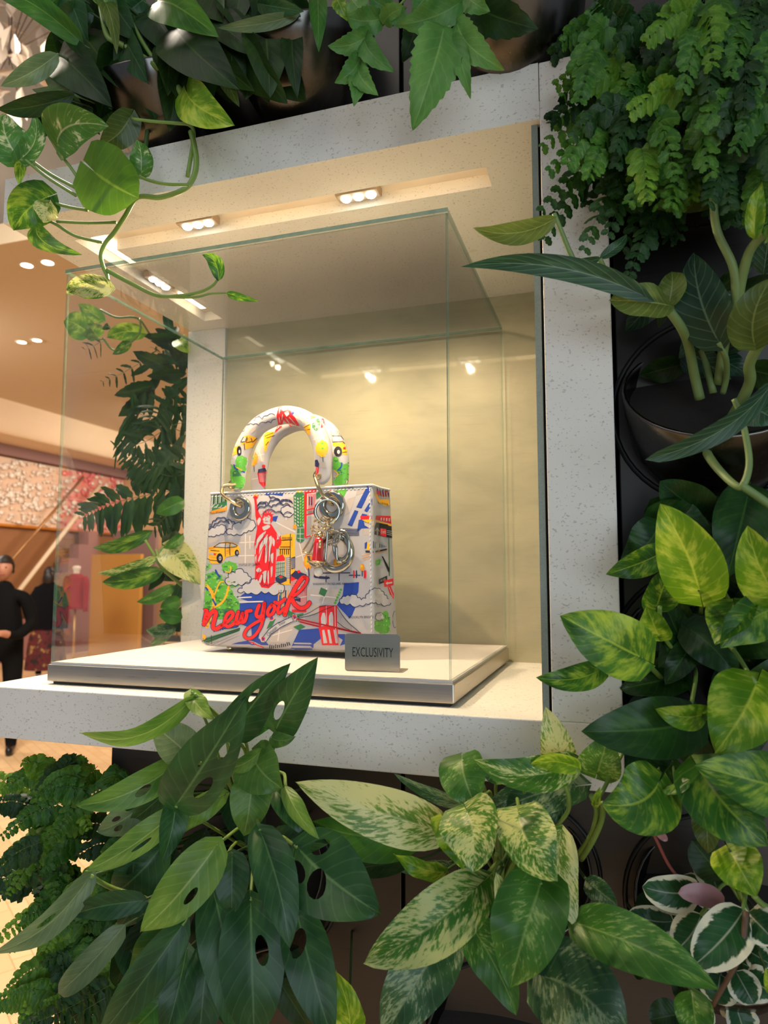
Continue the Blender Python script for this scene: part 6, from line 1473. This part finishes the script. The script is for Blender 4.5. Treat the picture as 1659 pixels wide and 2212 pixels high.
# --- feathery fern at the lower corner of the wall
rootI = atY(300, 1850, .76)
I_ = thing('feathery_fern', 'feathery green fern hanging from the wall corner below the shelf', 'plant', rootI)
tips = [((260,470),(15,585)), ((250,520),(110,450)), ((300,640),(10,800)), ((310,760),(-20,940)), ((280,800),(40,1070)), ((330,900),(-10,1090)), ((350,1000),(90,1240)), ((330,1080),(-20,1290)), ((360,1150),(40,1330)), ((420,1250),(140,1480)), ((520,1400),(0,1560)), ((560,1480),(190,1690)), ((600,1560),(300,1760)), ((300,560),(420,760)), ((330,500),(330,720)), ((280,440),(180,620)), ((380,460),(250,640)), ((460,470),(360,640)), ((430,600),(240,830)), ((400,700),(140,900)), ((380,800),(200,980)), ((450,1100),(230,1250)), ((430,1200),(240,1330)), ((480,1320),(200,1400))]
for k, (b0, t0) in enumerate(tips):
    m = ((b0[0]+t0[0])/2, (b0[1]+t0[1])/2-30)
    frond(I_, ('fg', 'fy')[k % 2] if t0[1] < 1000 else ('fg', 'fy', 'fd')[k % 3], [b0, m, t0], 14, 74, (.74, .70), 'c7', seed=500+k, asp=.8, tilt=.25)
for kk_ in range(58):
    x, y = sub.uniform(160, 620), sub.uniform(440, 1600)
    a0 = sub.uniform(1.4, 3.3); l_ = sub.uniform(180, 320); t0 = (x+l_*math.cos(a0), y+l_*math.sin(a0)); yy = sub.uniform(.70, .78)
    frond(I_, sub.choice(['fd', 'fg', 'fg', 'fy']), [(x, y), ((x+t0[0])/2, (y+t0[1])/2-25), t0], 13, 76, (yy, yy-.03), 'c7', seed=600+kk_, asp=.8, tilt=.25)
frond(I_, 'fd', [(560,1480),(300,1620),(60,1720)], 16, 130, (.68, .64), 'c7', seed=901, asp=.35, tilt=.35); frond(I_, 'fd', [(500,1560),(250,1700),(20,1760)], 14, 120, (.67, .64), 'c7', seed=902, asp=.35)

# --- foliage on the end of the wall, seen through the glass
rootK = U(-1.07, 1.72, .2)
K1 = thing('sword_fern', 'dark fern with long pinnate fronds growing on the wall end behind the niche post', 'plant', rootK)
def kf(mat, pts, n, size, seed, crop='cl', asp=.24, y=(1.20, 1.14), **kw): return frond(K1, mat, pts, n, size, y, crop, seed=seed, asp=asp, tilt=.42, curl=.12, taper=.6, stemw=6, **kw)
kf('fd', [(1420,780),(1100,830),(800,900),(615,985)], 20, 260, 1, asp=.30)
kf('fd', [(1420,420),(1200,330),(1040,260),(960,230)], 9, 420, 2, asp=.16); kf('fd', [(1420,560),(1180,620),(960,560)], 13, 260, 3, asp=.22)
kf('fd', [(1420,650),(1250,700),(1050,640),(930,560)], 14, 200, 4, asp=.25); kf('fd', [(1400,900),(1250,960),(1120,1060)], 10, 170, 5, asp=.3)
kf('fd', [(1450,300),(1250,330),(1050,450),(850,500)], 9, 300, 6, asp=.14); kf('fd', [(1420,180),(1200,200),(1120,300)], 8, 260, 7, asp=.2)
kf('fd', [(1300,1200),(1050,1060),(1100,1010)], 6, 100, 8, 'ck', asp=.3); kf('fd', [(940,1160),(700,1300),(500,1390)], 6, 130, 9, 'ck', asp=.25, curl=.8) if False else kf('fd', [(940,1160),(700,1300),(500,1390)], 6, 130, 9, 'ck', asp=.25)
kf('fd', [(500,960),(380,1020),(310,1050)], 4, 150, 10, 'ck', asp=.2)
for bse, tp, w_ in (((1060,1420),(620,1530),170), ((1050,1480),(660,1760),200), ((1260,1280),(810,1070),170), ((1000,1500),(850,1740),150), ((1380,1300),(960,1330),130), ((1400,950),(900,900),110), ((1400,1020),(1000,960),140), ((1380,1180),(1180,980),150)):
    leaf(K1, 'dk', 'la', 'ck', bse, tp, w_, 1.19, 1.15, roll=15, wave=.3, teeth=7)
filler(K1, ['dk', 'mo'], 'la', 'ck', (1000, 680, 1400, 1900), 22, 330, (1.17, 1.25), 3, .3)
filler(K1, ['dk', 'dk', 'mo'], 'mo', 'cl', (1180, 880, 1380, 1850), 30, 170, (1.16, 1.25), 4, .45)
K2 = thing('hanging_pothos', 'pothos with cream splashed leaves hanging on the wall end outside the glass', 'plant', U(-1.07, 1.70, -.1))
rk = U(-1.06, 1.70, 0.0)
def k2(mat, base, tip, w_, crop='cl', y=(1.09, 1.075), **kw): return leaf(K2, mat, kw.pop('shape', 'mo'), crop, base, tip, w_, y[0], y[1], **kw)
k2('po', (1075,1110), (668,1215), 110, bow=-34, roll=15); k2('mq', (1130,1290), (705,1400), 85, bow=-30, roll=10); k2('po', (1155,1390), (740,1465), 140, bow=-20)
k2('mc', (1215,1225), (1452,1485), 235, bow=-8, y=(1.10, 1.088), shape='po'); k2('mg', (1250,1500), (990,1610), 95, bow=-20); k2('ms', (1260,1800), (1060,1810), 110, bow=-18); k2('po', (1230,1840), (1085,1925), 70)
k2('mg', (1320,1130), (1180,1220), 80, bow=-10); k2('dl', (1320,880), (1130,970), 130); k2('dl', (1300,1600), (1160,1650), 110); k2('dl', (1310,1720), (1150,1700), 120)
stem(K2, 'cl', [(1050,1160),(1110,1260),(1180,1370),(1330,1500)], (20, 26), [1.08,1.09,1.10,1.15]); stem(K2, 'cl', [(1130,1230),(1160,1330),(1200,1400)], 18, [1.09,1.09,1.10])
for bse, tp, w_, bw in (((330,860),(90,740),300,20), ((440,900),(330,780),210,0), ((880,870),(540,920),190,30), ((760,980),(600,1100),110,-10), ((470,720),(240,570),150,0), ((560,800),(490,840),70,0), ((1300,950),(1400,1090),180,0)):
    k2('pl' if w_ > 140 else 'po', bse, tp, w_, 'ck', (1.10, 1.08), bow=bw, shape='po')
stem(K2, 'ck', [(470,630),(640,710),(860,720),(1000,900)], 24, [1.09,1.09,1.10,1.16]); stem(K2, 'ck', [(500,930),(600,1050),(720,1030),(880,880),(890,720)], 22, [1.09,1.09,1.09,1.09,1.10]); stem(K2, 'ck', [(300,870),(440,940),(510,940)], 16, [1.10,1.09,1.09])
